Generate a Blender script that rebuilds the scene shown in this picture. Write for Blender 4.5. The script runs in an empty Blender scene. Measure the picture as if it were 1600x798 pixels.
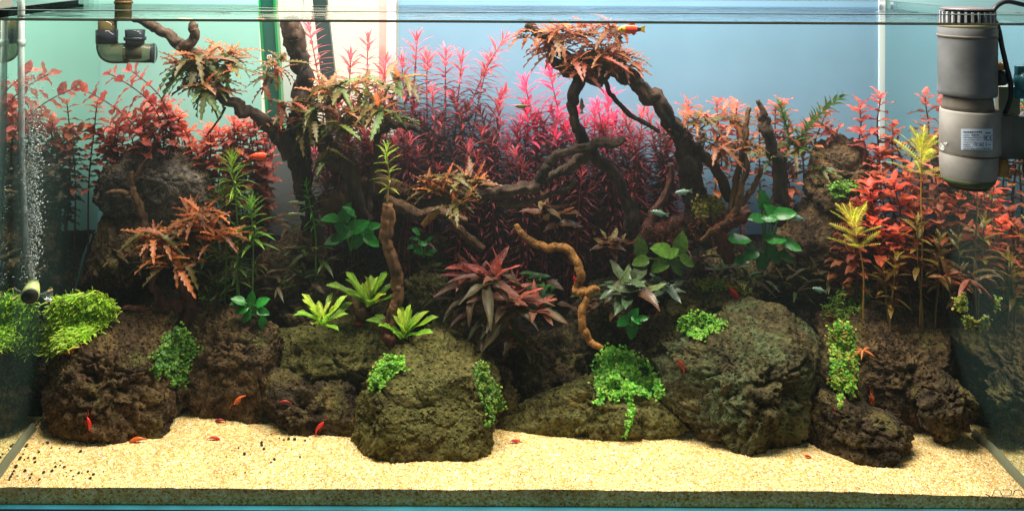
import bpy, math, random
import numpy as np
from mathutils import Vector, Matrix
from mathutils.bvhtree import BVHTree

random.seed(7)
RNG = np.random.default_rng(7)
scene = bpy.context.scene
COL = scene.collection

# ------------------------------------------------------------------ camera, world, lamps, exposure
F_PX, CX, CY = 1358.0, 663.0, -62.0          # focal length and principal point of the photograph (1600 px wide)
CAMD = 1.0185                                # metres from the lens to the inner face of the front pane
CAMX, CAMZ = 0.497, 0.639
ROLL = math.radians(0.28)
cam_d = bpy.data.cameras.new('camera')
cam = bpy.data.objects.new('camera', cam_d)
COL.objects.link(cam)
cam_d.sensor_width = 36.0
cam_d.lens = 36.0 * F_PX / 1600.0
cam_d.shift_x = (800.0 - CX) / 1600.0
cam_d.shift_y = -(399.0 - CY) / 1600.0
cam_d.clip_start, cam_d.clip_end = 0.05, 60.0
cam.matrix_world = Matrix.Translation((CAMX, -CAMD, CAMZ)) @ Matrix.Rotation(math.pi / 2, 4, 'X') @ Matrix.Rotation(ROLL, 4, 'Z')
scene.camera = cam

world = bpy.data.worlds.new('World')
scene.world = world
world.use_nodes = True
world.node_tree.nodes['Background'].inputs[0].default_value = (0.72, 0.95, 1.0, 1)
world.node_tree.nodes['Background'].inputs[1].default_value = 0.15


def area(name, loc, target, sx, sy, power, color, spread=180):
    l = bpy.data.lights.new(name, 'AREA')
    l.shape = 'RECTANGLE'
    l.size, l.size_y = sx, sy
    l.energy = power
    l.color = color
    l.spread = math.radians(spread)
    o = bpy.data.objects.new(name, l)
    COL.objects.link(o)
    o.location = loc
    o.rotation_euler = (Vector(target) - Vector(loc)).to_track_quat('-Z', 'Y').to_euler()
    return o


area('tank_lamp', (0.60, 0.10, 1.02), (0.60, 0.13, 0.0), 1.20, 0.08, 23.5, (1.0, 0.92, 0.75))
area('rear_tank_lamp', (0.60, 0.25, 1.02), (0.60, 0.24, 0.0), 1.20, 0.16, 10.0, (1.0, 0.94, 0.90))
area('added_cool_strip', (0.22, 0.320, 0.80), (0.22, 0.366, 0.45), 0.42, 0.02, 0.72, (0.80, 1.0, 0.93))  # three added strips, out of view, tint and grade the rear panels
area('added_cyan_strip', (0.62, 0.320, 0.80), (0.62, 0.366, 0.45), 0.30, 0.02, 0.42, (0.66, 0.97, 1.0))
area('added_violet_strip', (0.98, 0.320, 0.80), (0.98, 0.366, 0.45), 0.40, 0.02, 0.70, (0.58, 0.58, 1.0))
area('added_wall_lamp', (0.30, 0.85, 1.25), (0.33, 1.3, 0.55), 0.5, 0.4, 15.0, (1.0, 0.90, 0.72))  # added warm lamp, brightens the wall seen through the gap

vs = scene.view_settings
scene.display_settings.display_device = 'sRGB'
vs.view_transform = 'Standard'
vs.look = 'None'
vs.exposure = 0.0
vs.gamma = 1.0
vs.use_curve_mapping = False
scene.cycles.max_bounces = 8
scene.cycles.diffuse_bounces = 3
scene.cycles.glossy_bounces = 3
scene.cycles.transparent_max_bounces = 20
scene.cycles.caustics_reflective = False
scene.cycles.caustics_refractive = False


# ------------------------------------------------------------------ photograph <-> place
def K(Y):
    return (CAMD + Y) / F_PX


CA, SA = math.cos(ROLL), math.sin(ROLL)


def P(px, py, Y):
    u, v = px - CX, py - CY
    u, v = u * CA + v * SA, -u * SA + v * CA
    k = K(Y)
    return Vector((CAMX + u * k, Y, CAMZ - v * k))


EYE = Vector((CAMX, -CAMD, CAMZ))
WATER_DENSITY = 0.08                         # slight milkiness of the water
XL, XR = -0.0115, 1.2185                     # inner faces of the side panes
YB = 0.341                                   # inner face of the rear pane
ZW = 0.567                                   # water level
ZT = 0.578                                   # glass rim


# ------------------------------------------------------------------ noise
def _hash(ix, iy, iz, seed):
    n = (ix * 374761393 + iy * 668265263 + iz * 1274126177 + seed * 974634777) & 0xFFFFFFFF
    n = ((n ^ (n >> 13)) * 1103515245) & 0xFFFFFFFF
    n = ((n ^ (n >> 15)) * 2246822519) & 0xFFFFFFFF
    return ((n ^ (n >> 16)) & 0xFFFF) / 65535.0


def vnoise(p, seed=0):
    p = np.asarray(p, float)
    i = np.floor(p).astype(np.int64)
    f = p - i
    u = f * f * (3 - 2 * f)
    r = 0
    for dx in (0, 1):
        for dy in (0, 1):
            for dz in (0, 1):
                w = (u[:, 0] if dx else 1 - u[:, 0]) * (u[:, 1] if dy else 1 - u[:, 1]) * (u[:, 2] if dz else 1 - u[:, 2])
                r = r + w * _hash(i[:, 0] + dx, i[:, 1] + dy, i[:, 2] + dz, seed)
    return r * 2 - 1


def fbm(p, seed=0, oct=4):
    r, a = 0, 1.0
    p = np.asarray(p, float)
    for k in range(oct):
        r = r + a * vnoise(p * (2.03 ** k) + 3.1 * k, seed + k)
        a *= 0.5
    return r


def worley(p, seed=0):
    p = np.asarray(p, float)
    i = np.floor(p).astype(np.int64)
    d = np.full(len(p), 9.0)
    for dx in (-1, 0, 1):
        for dy in (-1, 0, 1):
            for dz in (-1, 0, 1):
                c = i + np.array((dx, dy, dz))
                q = np.stack([_hash(c[:, 0], c[:, 1], c[:, 2], seed + s) for s in (11, 23, 37)], 1)
                d = np.minimum(d, ((c + q - p) ** 2).sum(1))
    return np.sqrt(d)


# ------------------------------------------------------------------ materials
def S(r, g, b, a=1.0):
    f = lambda c: (c / 255 / 12.92) if c <= 10.3 else ((c / 255 + 0.055) / 1.055) ** 2.4
    return (f(r), f(g), f(b), a)


def new_mat(name):
    m = bpy.data.materials.new(name)
    m.use_nodes = True
    nt = m.node_tree
    nt.nodes.clear()
    out = nt.nodes.new('ShaderNodeOutputMaterial')
    return m, nt, out


def N(nt, t, **kw):
    n = nt.nodes.new(t)
    for k, v in kw.items():
        if k in n.inputs.keys():
            n.inputs[k].default_value = v
        else:
            setattr(n, k, v)
    return n


def plain(name, col, rough=0.5, metallic=0.0, noise=0.0, nscale=200, spec=0.5, bump=0.0):
    m, nt, out = new_mat(name)
    b = N(nt, 'ShaderNodeBsdfPrincipled', Roughness=rough, Metallic=metallic)
    b.inputs['Specular IOR Level'].default_value = spec
    b.inputs['Base Color'].default_value = col
    if noise or bump:
        tc = N(nt, 'ShaderNodeTexCoord')
        nz = N(nt, 'ShaderNodeTexNoise', Scale=nscale, Detail=5.0)
        nt.links.new(tc.outputs['Object'], nz.inputs['Vector'])
        if noise:
            cr = N(nt, 'ShaderNodeValToRGB')
            cr.color_ramp.elements[0].color = tuple(c * (1 - noise) for c in col[:3]) + (1,)
            cr.color_ramp.elements[1].color = tuple(min(1, c * (1 + noise)) for c in col[:3]) + (1,)
            cr.color_ramp.elements[0].position, cr.color_ramp.elements[1].position = 0.3, 0.7
            nt.links.new(nz.outputs['Fac'], cr.inputs[0])
            nt.links.new(cr.outputs[0], b.inputs['Base Color'])
        if bump:
            bp = N(nt, 'ShaderNodeBump', Strength=bump, Distance=0.002)
            nt.links.new(nz.outputs['Fac'], bp.inputs['Height'])
            nt.links.new(bp.outputs[0], b.inputs['Normal'])
    nt.links.new(b.outputs[0], out.inputs[0])
    return m


def mat_leaf(name, trans=0.42, rough=0.42, src='object', vein=True):
    m, nt, out = new_mat(name)
    if src == 'object':
        oi = N(nt, 'ShaderNodeObjectInfo')
        c = oi.outputs['Color']
    else:
        at = N(nt, 'ShaderNodeVertexColor', layer_name='Col')
        c = at.outputs['Color']
    tc = N(nt, 'ShaderNodeTexCoord')
    nz = N(nt, 'ShaderNodeTexNoise', Scale=(6.0 if src == 'object' else 120.0), Detail=3.0)
    nt.links.new(tc.outputs['Object'], nz.inputs['Vector'])
    mr = N(nt, 'ShaderNodeMapRange')
    mr.inputs[1].default_value, mr.inputs[2].default_value = 0.3, 0.7
    mr.inputs[3].default_value, mr.inputs[4].default_value = 0.62, 1.3
    nt.links.new(nz.outputs['Fac'], mr.inputs[0])
    mul = N(nt, 'ShaderNodeVectorMath', operation='SCALE')
    nt.links.new(c, mul.inputs[0])
    nt.links.new(mr.outputs[0], mul.inputs['Scale'])
    if src == 'object':
        sx = N(nt, 'ShaderNodeSeparateXYZ')
        nt.links.new(tc.outputs['Object'], sx.inputs[0])
        ay = N(nt, 'ShaderNodeMath', operation='ABSOLUTE')
        nt.links.new(sx.outputs['Y'], ay.inputs[0])
        rib = N(nt, 'ShaderNodeMapRange')
        rib.inputs[1].default_value, rib.inputs[2].default_value = 0.006, 0.020
        rib.inputs[3].default_value, rib.inputs[4].default_value = 1.40, 1.0
        nt.links.new(ay.outputs[0], rib.inputs[0])
        ph = N(nt, 'ShaderNodeMath', operation='MULTIPLY_ADD')          # side veins run forward from the midrib
        ph.inputs[1].default_value = -1.3
        nt.links.new(ay.outputs[0], ph.inputs[0])
        nt.links.new(sx.outputs['X'], ph.inputs[2])
        sc_ = N(nt, 'ShaderNodeMath', operation='MULTIPLY')
        sc_.inputs[1].default_value = 70.0
        nt.links.new(ph.outputs[0], sc_.inputs[0])
        sn = N(nt, 'ShaderNodeMath', operation='SINE')
        nt.links.new(sc_.outputs[0], sn.inputs[0])
        vr = N(nt, 'ShaderNodeMapRange')
        vr.inputs[1].default_value, vr.inputs[2].default_value = -1.0, 1.0
        vr.inputs[3].default_value, vr.inputs[4].default_value = 0.84, 1.10
        nt.links.new(sn.outputs[0], vr.inputs[0])
        m_ = N(nt, 'ShaderNodeMath', operation='MULTIPLY')
        nt.links.new(rib.outputs[0], m_.inputs[0])
        nt.links.new(vr.outputs[0], m_.inputs[1])
        m2_ = N(nt, 'ShaderNodeMath', operation='MULTIPLY')
        nt.links.new(m_.outputs[0], m2_.inputs[0])
        nt.links.new(mr.outputs[0], m2_.inputs[1])
        nt.links.new(m2_.outputs[0], mul.inputs['Scale'])
    b = N(nt, 'ShaderNodeBsdfPrincipled', Roughness=rough)
    b.inputs['Specular IOR Level'].default_value = 0.35
    t = N(nt, 'ShaderNodeBsdfTranslucent')
    mx = N(nt, 'ShaderNodeMixShader', Fac=trans)
    nt.links.new(mul.outputs[0], b.inputs['Base Color'])
    nt.links.new(mul.outputs[0], t.inputs['Color'])
    nt.links.new(b.outputs[0], mx.inputs[1])
    nt.links.new(t.outputs[0], mx.inputs[2])
    nt.links.new(mx.outputs[0], out.inputs[0])
    return m


def mat_rock(name, a, b_, c, seed=0.0, moss=(0.085, 0.080, 0.025, 1), rust=(0.115, 0.058, 0.024, 1), mossy=0.5, pits=1.7):
    m, nt, out = new_mat(name)
    L = nt.links.new
    tc = N(nt, 'ShaderNodeTexCoord')
    mp = N(nt, 'ShaderNodeMapping')
    mp.inputs['Location'].default_value = (seed, seed * 2, 0)
    L(tc.outputs['Object'], mp.inputs[0])

    def noise(sc, det, rough):
        n = N(nt, 'ShaderNodeTexNoise', Scale=sc, Detail=det, Roughness=rough)
        L(mp.outputs[0], n.inputs['Vector'])
        return n
    n1, n2, n3, n4, n5 = noise(26, 8, .72), noise(170, 6, .7), noise(60, 5, .6), noise(17, 6, .75), noise(34, 7, .75)
    r1 = N(nt, 'ShaderNodeValToRGB')
    e = r1.color_ramp.elements
    e[0].position, e[0].color = 0.36, a
    e[1].position, e[1].color = 0.66, c
    x = e.new(0.5)
    x.color = b_
    L(n1.outputs['Fac'], r1.inputs[0])

    def patch(prev, n, lo, hi, col, amt):
        mr = N(nt, 'ShaderNodeMapRange')
        mr.inputs[1].default_value, mr.inputs[2].default_value = lo, hi
        mr.inputs[3].default_value, mr.inputs[4].default_value = 0.0, amt
        L(n.outputs['Fac'], mr.inputs[0])
        mx = N(nt, 'ShaderNodeMixRGB')
        L(mr.outputs[0], mx.inputs[0])
        L(prev, mx.inputs[1])
        mx.inputs[2].default_value = col
        return mx.outputs[0]
    cc = patch(r1.outputs[0], n4, 0.62 - 0.26 * mossy, 0.70 - 0.22 * mossy, moss, 0.85)
    cc = patch(cc, n5, 0.56, 0.68, rust, 0.7)
    r2 = N(nt, 'ShaderNodeMapRange')
    r2.inputs[1].default_value, r2.inputs[2].default_value = 0.34, 0.66
    r2.inputs[3].default_value, r2.inputs[4].default_value = 0.50, 2.25
    L(n2.outputs['Fac'], r2.inputs[0])
    sc = N(nt, 'ShaderNodeVectorMath', operation='SCALE')
    L(cc, sc.inputs[0])
    L(r2.outputs[0], sc.inputs['Scale'])
    b = N(nt, 'ShaderNodeBsdfPrincipled', Roughness=0.92)
    b.inputs['Specular IOR Level'].default_value = 0.12
    L(sc.outputs[0], b.inputs['Base Color'])
    dv = N(nt, 'ShaderNodeMixRGB')
    dv.inputs[0].default_value = 0.010
    L(mp.outputs[0], dv.inputs[1])
    L(n3.outputs['Color'], dv.inputs[2])
    vo = N(nt, 'ShaderNodeTexVoronoi', Scale=185.0)
    L(dv.outputs[0], vo.inputs['Vector'])
    pm = N(nt, 'ShaderNodeMapRange')
    pm.inputs[1].default_value, pm.inputs[2].default_value = 0.0, 0.42
    pm.inputs[3].default_value, pm.inputs[4].default_value = 0.0, pits
    L(vo.outputs['Distance'], pm.inputs[0])
    m1 = N(nt, 'ShaderNodeMath', operation='MULTIPLY_ADD')
    m1.inputs[1].default_value = 0.9
    L(n2.outputs['Fac'], m1.inputs[0])
    L(pm.outputs[0], m1.inputs[2])
    m2 = N(nt, 'ShaderNodeMath', operation='MULTIPLY_ADD')
    m2.inputs[1].default_value = 2.0
    L(n3.outputs['Fac'], m2.inputs[0])
    L(m1.outputs[0], m2.inputs[2])
    bp = N(nt, 'ShaderNodeBump', Strength=1.0, Distance=0.0028)
    L(m2.outputs[0], bp.inputs['Height'])
    L(bp.outputs[0], b.inputs['Normal'])
    L(b.outputs[0], out.inputs[0])
    return m


def mat_wood(name, dark, light):
    m, nt, out = new_mat(name)
    tc = N(nt, 'ShaderNodeTexCoord')
    n1 = N(nt, 'ShaderNodeTexNoise', Scale=60.0, Detail=7.0, Roughness=0.65)
    n2 = N(nt, 'ShaderNodeTexNoise', Scale=14.0, Detail=3.0)
    mp = N(nt, 'ShaderNodeMapping')
    mp.inputs['Scale'].default_value = (2.2, 2.2, 0.5)
    nt.links.new(tc.outputs['Object'], mp.inputs[0])
    nt.links.new(mp.outputs[0], n1.inputs['Vector'])
    nt.links.new(tc.outputs['Object'], n2.inputs['Vector'])
    ad = N(nt, 'ShaderNodeMath', operation='MULTIPLY_ADD')
    ad.inputs[1].default_value = 0.6
    nt.links.new(n2.outputs['Fac'], ad.inputs[0])
    sb = N(nt, 'ShaderNodeMath', operation='MULTIPLY')
    sb.inputs[1].default_value = 0.5
    nt.links.new(n1.outputs['Fac'], sb.inputs[0])
    nt.links.new(sb.outputs[0], ad.inputs[2])
    r = N(nt, 'ShaderNodeValToRGB')
    r.color_ramp.elements[0].position, r.color_ramp.elements[0].color = 0.45, dark
    r.color_ramp.elements[1].position, r.color_ramp.elements[1].color = 0.64, light
    nt.links.new(ad.outputs[0], r.inputs[0])
    b = N(nt, 'ShaderNodeBsdfPrincipled', Roughness=0.75)
    b.inputs['Specular IOR Level'].default_value = 0.2
    nt.links.new(r.outputs[0], b.inputs['Base Color'])
    bp = N(nt, 'ShaderNodeBump', Strength=1.0, Distance=0.004)
    nt.links.new(n1.outputs['Fac'], bp.inputs['Height'])
    nt.links.new(bp.outputs[0], b.inputs['Normal'])
    nt.links.new(b.outputs[0], out.inputs[0])
    return m


def mat_sand():
    m, nt, out = new_mat('sand')
    tc = N(nt, 'ShaderNodeTexCoord')
    vo = N(nt, 'ShaderNodeTexVoronoi', Scale=430.0)
    nt.links.new(tc.outputs['Object'], vo.inputs['Vector'])
    sep = N(nt, 'ShaderNodeSeparateColor')
    nt.links.new(vo.outputs['Color'], sep.inputs[0])
    r = N(nt, 'ShaderNodeValToRGB')
    e = r.color_ramp.elements
    e[0].position, e[0].color = 0.0, S(168, 118, 56)
    e[1].position, e[1].color = 1.0, S(250, 238, 198)
    for p, c in ((0.12, S(208, 162, 90)), (0.5, S(232, 196, 122)), (0.8, S(240, 216, 150))):
        x = e.new(p)
        x.color = c
    nt.links.new(sep.outputs[0], r.inputs[0])
    nz = N(nt, 'ShaderNodeTexNoise', Scale=16.0, Detail=4.0)
    nt.links.new(tc.outputs['Object'], nz.inputs['Vector'])
    mr = N(nt, 'ShaderNodeMapRange')
    mr.inputs[1].default_value, mr.inputs[2].default_value = 0.35, 0.65
    mr.inputs[3].default_value, mr.inputs[4].default_value = 0.80, 1.12
    nt.links.new(nz.outputs['Fac'], mr.inputs[0])
    sc = N(nt, 'ShaderNodeVectorMath', operation='SCALE')
    nt.links.new(r.outputs[0], sc.inputs[0])
    nt.links.new(mr.outputs[0], sc.inputs['Scale'])
    b = N(nt, 'ShaderNodeBsdfPrincipled', Roughness=0.8)
    b.inputs['Specular IOR Level'].default_value = 0.25
    nt.links.new(sc.outputs[0], b.inputs['Base Color'])
    bp = N(nt, 'ShaderNodeBump', Strength=0.8, Distance=0.0012, invert=True)
    nt.links.new(vo.outputs['Distance'], bp.inputs['Height'])
    nt.links.new(bp.outputs[0], b.inputs['Normal'])
    nt.links.new(b.outputs[0], out.inputs[0])
    return m


def mat_clear(name):
    m, nt, out = new_mat(name)
    t = N(nt, 'ShaderNodeBsdfTransparent')
    t.inputs[0].default_value = (1, 1, 1, 1)
    nt.links.new(t.outputs[0], out.inputs[0])
    return m


def mat_thin(name, tint, gloss=0.25, rough=0.03, opaque=0.0, body=(0.5, 0.5, 0.5, 1)):
    """thin clear plastic or glass: tinted see-through, a fresnel shine, some milky body"""
    m, nt, out = new_mat(name)
    t = N(nt, 'ShaderNodeBsdfTransparent')
    t.inputs[0].default_value = tint
    d = N(nt, 'ShaderNodeBsdfDiffuse')
    d.inputs[0].default_value = body
    m1 = N(nt, 'ShaderNodeMixShader', Fac=opaque)
    g = N(nt, 'ShaderNodeBsdfGlossy', Roughness=rough)
    lw = N(nt, 'ShaderNodeLayerWeight', Blend=gloss)
    m2 = N(nt, 'ShaderNodeMixShader')
    nt.links.new(t.outputs[0], m1.inputs[1])
    nt.links.new(d.outputs[0], m1.inputs[2])
    nt.links.new(lw.outputs['Fresnel'], m2.inputs[0])
    nt.links.new(m1.outputs[0], m2.inputs[1])
    nt.links.new(g.outputs[0], m2.inputs[2])
    nt.links.new(m2.outputs[0], out.inputs[0])
    return m


def mat_water():
    m, nt, out = new_mat('water_surface')
    tc = N(nt, 'ShaderNodeTexCoord')
    mp = N(nt, 'ShaderNodeMapping')
    mp.inputs['Scale'].default_value = (5.0, 24.0, 1.0)
    nt.links.new(tc.outputs['Object'], mp.inputs[0])
    nz = N(nt, 'ShaderNodeTexNoise', Scale=1.0, Detail=3.0)
    nt.links.new(mp.outputs[0], nz.inputs['Vector'])
    bp = N(nt, 'ShaderNodeBump', Strength=0.9, Distance=0.010)
    nt.links.new(nz.outputs['Fac'], bp.inputs['Height'])
    geo = N(nt, 'ShaderNodeNewGeometry')
    mi = N(nt, 'ShaderNodeMapRange')
    mi.inputs[3].default_value, mi.inputs[4].default_value = 1.33, 1 / 1.33
    nt.links.new(geo.outputs['Backfacing'], mi.inputs[0])
    fr = N(nt, 'ShaderNodeFresnel')
    nt.links.new(mi.outputs[0], fr.inputs['IOR'])
    nt.links.new(bp.outputs[0], fr.inputs['Normal'])
    t = N(nt, 'ShaderNodeBsdfTransparent')
    t.inputs[0].default_value = (0.97, 1, 1, 1)
    g = N(nt, 'ShaderNodeBsdfGlossy', Roughness=0.02)
    nt.links.new(bp.outputs[0], g.inputs['Normal'])
    mx = N(nt, 'ShaderNodeMixShader')
    nt.links.new(fr.outputs[0], mx.inputs[0])
    nt.links.new(t.outputs[0], mx.inputs[1])
    nt.links.new(g.outputs[0], mx.inputs[2])
    nt.links.new(mx.outputs[0], out.inputs[0])
    return m


def mat_mirror():
    """side pane under water: seen from inside at this slant it reflects everything"""
    m, nt, out = new_mat('side_glass_in_water')
    g = N(nt, 'ShaderNodeBsdfGlossy', Roughness=0.015)
    g.inputs[0].default_value = (0.84, 0.95, 0.90, 1)
    d = N(nt, 'ShaderNodeBsdfDiffuse')
    d.inputs[0].default_value = (0.16, 0.30, 0.27, 1)
    mx = N(nt, 'ShaderNodeMixShader', Fac=0.06)
    nt.links.new(g.outputs[0], mx.inputs[1])
    nt.links.new(d.outputs[0], mx.inputs[2])
    nt.links.new(mx.outputs[0], out.inputs[0])
    return m


M = {
    'leaf': mat_leaf('leaf_tissue'),
    'leafv': mat_leaf('small_leaf_tissue', src='vertex'),
    'glossleaf': mat_leaf('glossy_leaf_tissue', trans=0.22, rough=0.28),
    'stem': mat_leaf('stem_tissue', trans=0.1),
    'rock_a': mat_rock('lava_rock_brown', (0.020, 0.013, 0.008, 1), (0.058, 0.036, 0.018, 1), (0.105, 0.066, 0.030, 1), 0.3, mossy=.3),
    'rock_b': mat_rock('lava_rock_olive', (0.022, 0.016, 0.007, 1), (0.060, 0.048, 0.017, 1), (0.105, 0.088, 0.026, 1), 1.7, mossy=.75, rust=(0.12, 0.075, 0.022, 1)),
    'rock_c': mat_rock('lava_rock_green', (0.020, 0.017, 0.009, 1), (0.050, 0.040, 0.018, 1), (0.080, 0.068, 0.026, 1), 2.9, moss=(0.056, 0.072, 0.032, 1), mossy=.5),
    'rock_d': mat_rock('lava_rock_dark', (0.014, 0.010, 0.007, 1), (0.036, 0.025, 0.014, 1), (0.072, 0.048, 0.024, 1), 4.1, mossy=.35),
    'rock_e': mat_rock('lava_rock_grey', (0.040, 0.032, 0.025, 1), (0.115, 0.092, 0.070, 1), (0.20, 0.165, 0.125, 1), 6.3, mossy=.25),
    'soil': mat_rock('aqua_soil', (0.006, 0.005, 0.005, 1), (0.012, 0.010, 0.009, 1), (0.022, 0.018, 0.014, 1), 5.0, mossy=-1),
    'wood_black': mat_wood('wet_black_wood', (0.008, 0.006, 0.005, 1), (0.080, 0.042, 0.026, 1)),
    'wood_dark': mat_wood('dark_brown_driftwood', (0.018, 0.011, 0.008, 1), (0.10, 0.058, 0.036, 1)),
    'wood_brown': mat_wood('brown_driftwood', (0.032, 0.016, 0.009, 1), (0.15, 0.078, 0.036, 1)),
    'wood_tan': mat_wood('tan_driftwood', (0.060, 0.028, 0.013, 1), (0.26, 0.125, 0.052, 1)),
    'wood_gold': mat_wood('golden_driftwood', (0.060, 0.026, 0.009, 1), (0.36, 0.160, 0.040, 1)),
    'wood_red': mat_wood('reddish_driftwood', (0.045, 0.018, 0.012, 1), (0.165, 0.066, 0.042, 1)),
    'sand': mat_sand(),
    'clear': mat_clear('clear_glass'),
    'mirror': mat_mirror(),
    'water': mat_water(),
}


# ------------------------------------------------------------------ object helpers
def mesh_from(name, verts, faces, mats=None, smooth=True, fmat=None):
    me = bpy.data.meshes.new(name)
    me.from_pydata([tuple(v) for v in verts], [], [tuple(f) for f in faces])
    for m in (mats if isinstance(mats, (list, tuple)) else [mats] if mats else []):
        me.materials.append(m)
    if fmat is not None:
        me.polygons.foreach_set('material_index', np.asarray(fmat, dtype=np.int32))
    me.polygons.foreach_set('use_smooth', np.full(len(me.polygons), smooth, dtype=bool))
    me.update()
    return me


def mesh_np(name, co, quads, mat, smooth=True, colors=None):
    """fast mesh: co (n,3), faces (m,k) all of one size"""
    me = bpy.data.meshes.new(name)
    co = np.asarray(co, np.float32)
    q = np.asarray(quads, np.int32)
    me.vertices.add(len(co))
    me.vertices.foreach_set('co', co.ravel())
    me.loops.add(q.size)
    me.loops.foreach_set('vertex_index', q.ravel())
    me.polygons.add(len(q))
    me.polygons.foreach_set('loop_start', np.arange(len(q), dtype=np.int32) * q.shape[1])
    me.polygons.foreach_set('use_smooth', np.full(len(q), smooth, dtype=bool))
    me.update(calc_edges=True)
    me.validate()
    if mat:
        me.materials.append(mat)
    if colors is not None:
        a = me.color_attributes.new('Col', 'FLOAT_COLOR', 'POINT')
        c = np.ones((len(co), 4), np.float32)
        c[:, :3] = colors
        a.data.foreach_set('color', c.ravel())
    return me


def obj(name, me, parent=None, loc=None, kind=None):
    o = bpy.data.objects.new(name, me)
    COL.objects.link(o)
    if parent is not None:
        o.parent = parent
    if loc is not None:
        o.location = loc
    if kind:
        o['kind'] = kind
    return o


def tag(o, label, cat, group=None):
    o['label'] = label
    o['category'] = cat
    if group:
        o['group'] = group
    return o


def empty(name, loc, label, cat, group=None):
    o = bpy.data.objects.new(name, None)
    o.empty_display_size = 0.01
    COL.objects.link(o)
    o.location = loc
    return tag(o, label, cat, group)


def box_data(x0, x1, y0, y1, z0, z1):
    v = [(x, y, z) for x in (x0, x1) for y in (y0, y1) for z in (z0, z1)]
    f = [(0, 1, 3, 2), (4, 6, 7, 5), (0, 4, 5, 1), (2, 3, 7, 6), (0, 2, 6, 4), (1, 5, 7, 3)]
    return v, f


def box(name, x0, x1, y0, y1, z0, z1, mat, parent=None, kind=None):
    v, f = box_data(x0, x1, y0, y1, z0, z1)
    c = Vector(((x0 + x1) / 2, (y0 + y1) / 2, (z0 + z1) / 2))
    base = parent.matrix_basis.translation if parent is not None else Vector()
    v = [Vector(p) - c for p in v]
    return obj(name, mesh_from(name, v, f, mat, smooth=False), parent, c - base, kind)


def lathe_data(profile, n=32, axis='Z', caps=True):
    """profile [(r, h)] -> verts, faces round the axis through the origin"""
    v, f = [], []
    for r, h in profile:
        for k in range(n):
            a = 2 * math.pi * k / n
            c, s = r * math.cos(a), r * math.sin(a)
            v.append({'Z': (c, s, h), 'X': (h, c, s), 'Y': (c, h, s)}[axis])
    for i in range(len(profile) - 1):
        for k in range(n):
            k2 = (k + 1) % n
            f.append((i * n + k, i * n + k2, (i + 1) * n + k2, (i + 1) * n + k))
    if caps:
        f.append(tuple(range(n))[::-1])
        f.append(tuple((len(profile) - 1) * n + k for k in range(n)))
    return v, f


def catmull(pts, per=6):
    pts = [np.asarray(p, float) for p in pts]
    if len(pts) < 3:
        return [pts[0] + (pts[1] - pts[0]) * t for t in np.linspace(0, 1, per + 1)]
    e = [2 * pts[0] - pts[1]] + pts + [2 * pts[-1] - pts[-2]]
    out = []
    for i in range(1, len(e) - 2):
        p0, p1, p2, p3 = e[i - 1:i + 3]
        for t in np.linspace(0, 1, per, endpoint=False):
            out.append(0.5 * (2 * p1 + (p2 - p0) * t + (2 * p0 - 5 * p1 + 4 * p2 - p3) * t * t + (3 * p1 - p0 - 3 * p2 + p3) * t ** 3))
    out.append(pts[-1])
    return out


def tube_data(path, radii, n=10, rough=0.0, seed=0, nsc=1.0, gnarl=0.0):
    path = [Vector(p) for p in path]
    v, f = [], []
    ref = Vector((0.13, 1, 0.21)).normalized()
    rings = len(path)
    prev = None
    for i, p in enumerate(path):
        t = (path[min(i + 1, rings - 1)] - path[max(i - 1, 0)])
        t = t.normalized() if t.length > 1e-9 else Vector((0, 0, 1))
        a = (ref - t * ref.dot(t)) if prev is None else (prev - t * prev.dot(t))
        if a.length < 1e-4:
            a = Vector((1, 0, 0)) - t * t.x
        a.normalize()
        prev = a
        b = t.cross(a)
        for k in range(n):
            an = 2 * math.pi * k / n
            v.append(p + (a * math.cos(an) + b * math.sin(an)) * radii[i])
    if rough or gnarl:
        co = np.array([tuple(x) for x in v])
        ctr = np.repeat(np.array([tuple(x) for x in path]), n, 0)
        rad = np.repeat(np.array(radii), n)[:, None]
        d = co - ctr
        d /= np.maximum(1e-9, np.linalg.norm(d, axis=1))[:, None]
        sl = np.repeat(np.cumsum([0] + [(path[i + 1] - path[i]).length for i in range(rings - 1)]), n)
        groove = fbm(np.stack([d[:, 0] * 2.4 + 5, d[:, 1] * 2.4, d[:, 2] * 2.4 + sl * 9], 1), seed + 3, 3)
        w = fbm(co * 110 * nsc, seed, 3)[:, None] * rough * 0.7 + fbm(co * 26 * nsc, seed + 9, 2)[:, None] * gnarl * 0.55 + groove[:, None] * (rough + gnarl) * 0.42
        co = co + d * rad * w
        v = [Vector(x) for x in co]
    for i in range(rings - 1):
        for k in range(n):
            k2 = (k + 1) % n
            f.append((i * n + k, i * n + k2, (i + 1) * n + k2, (i + 1) * n + k))
    s = len(v)
    v.append(path[0])
    v.append(path[-1])
    for k in range(n):
        f.append((s, (k + 1) % n, k))
        f.append((s + 1, (rings - 1) * n + k, (rings - 1) * n + (k + 1) % n))
    return v, f


def local(v, base):
    return [Vector(p) - base for p in v]


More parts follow.
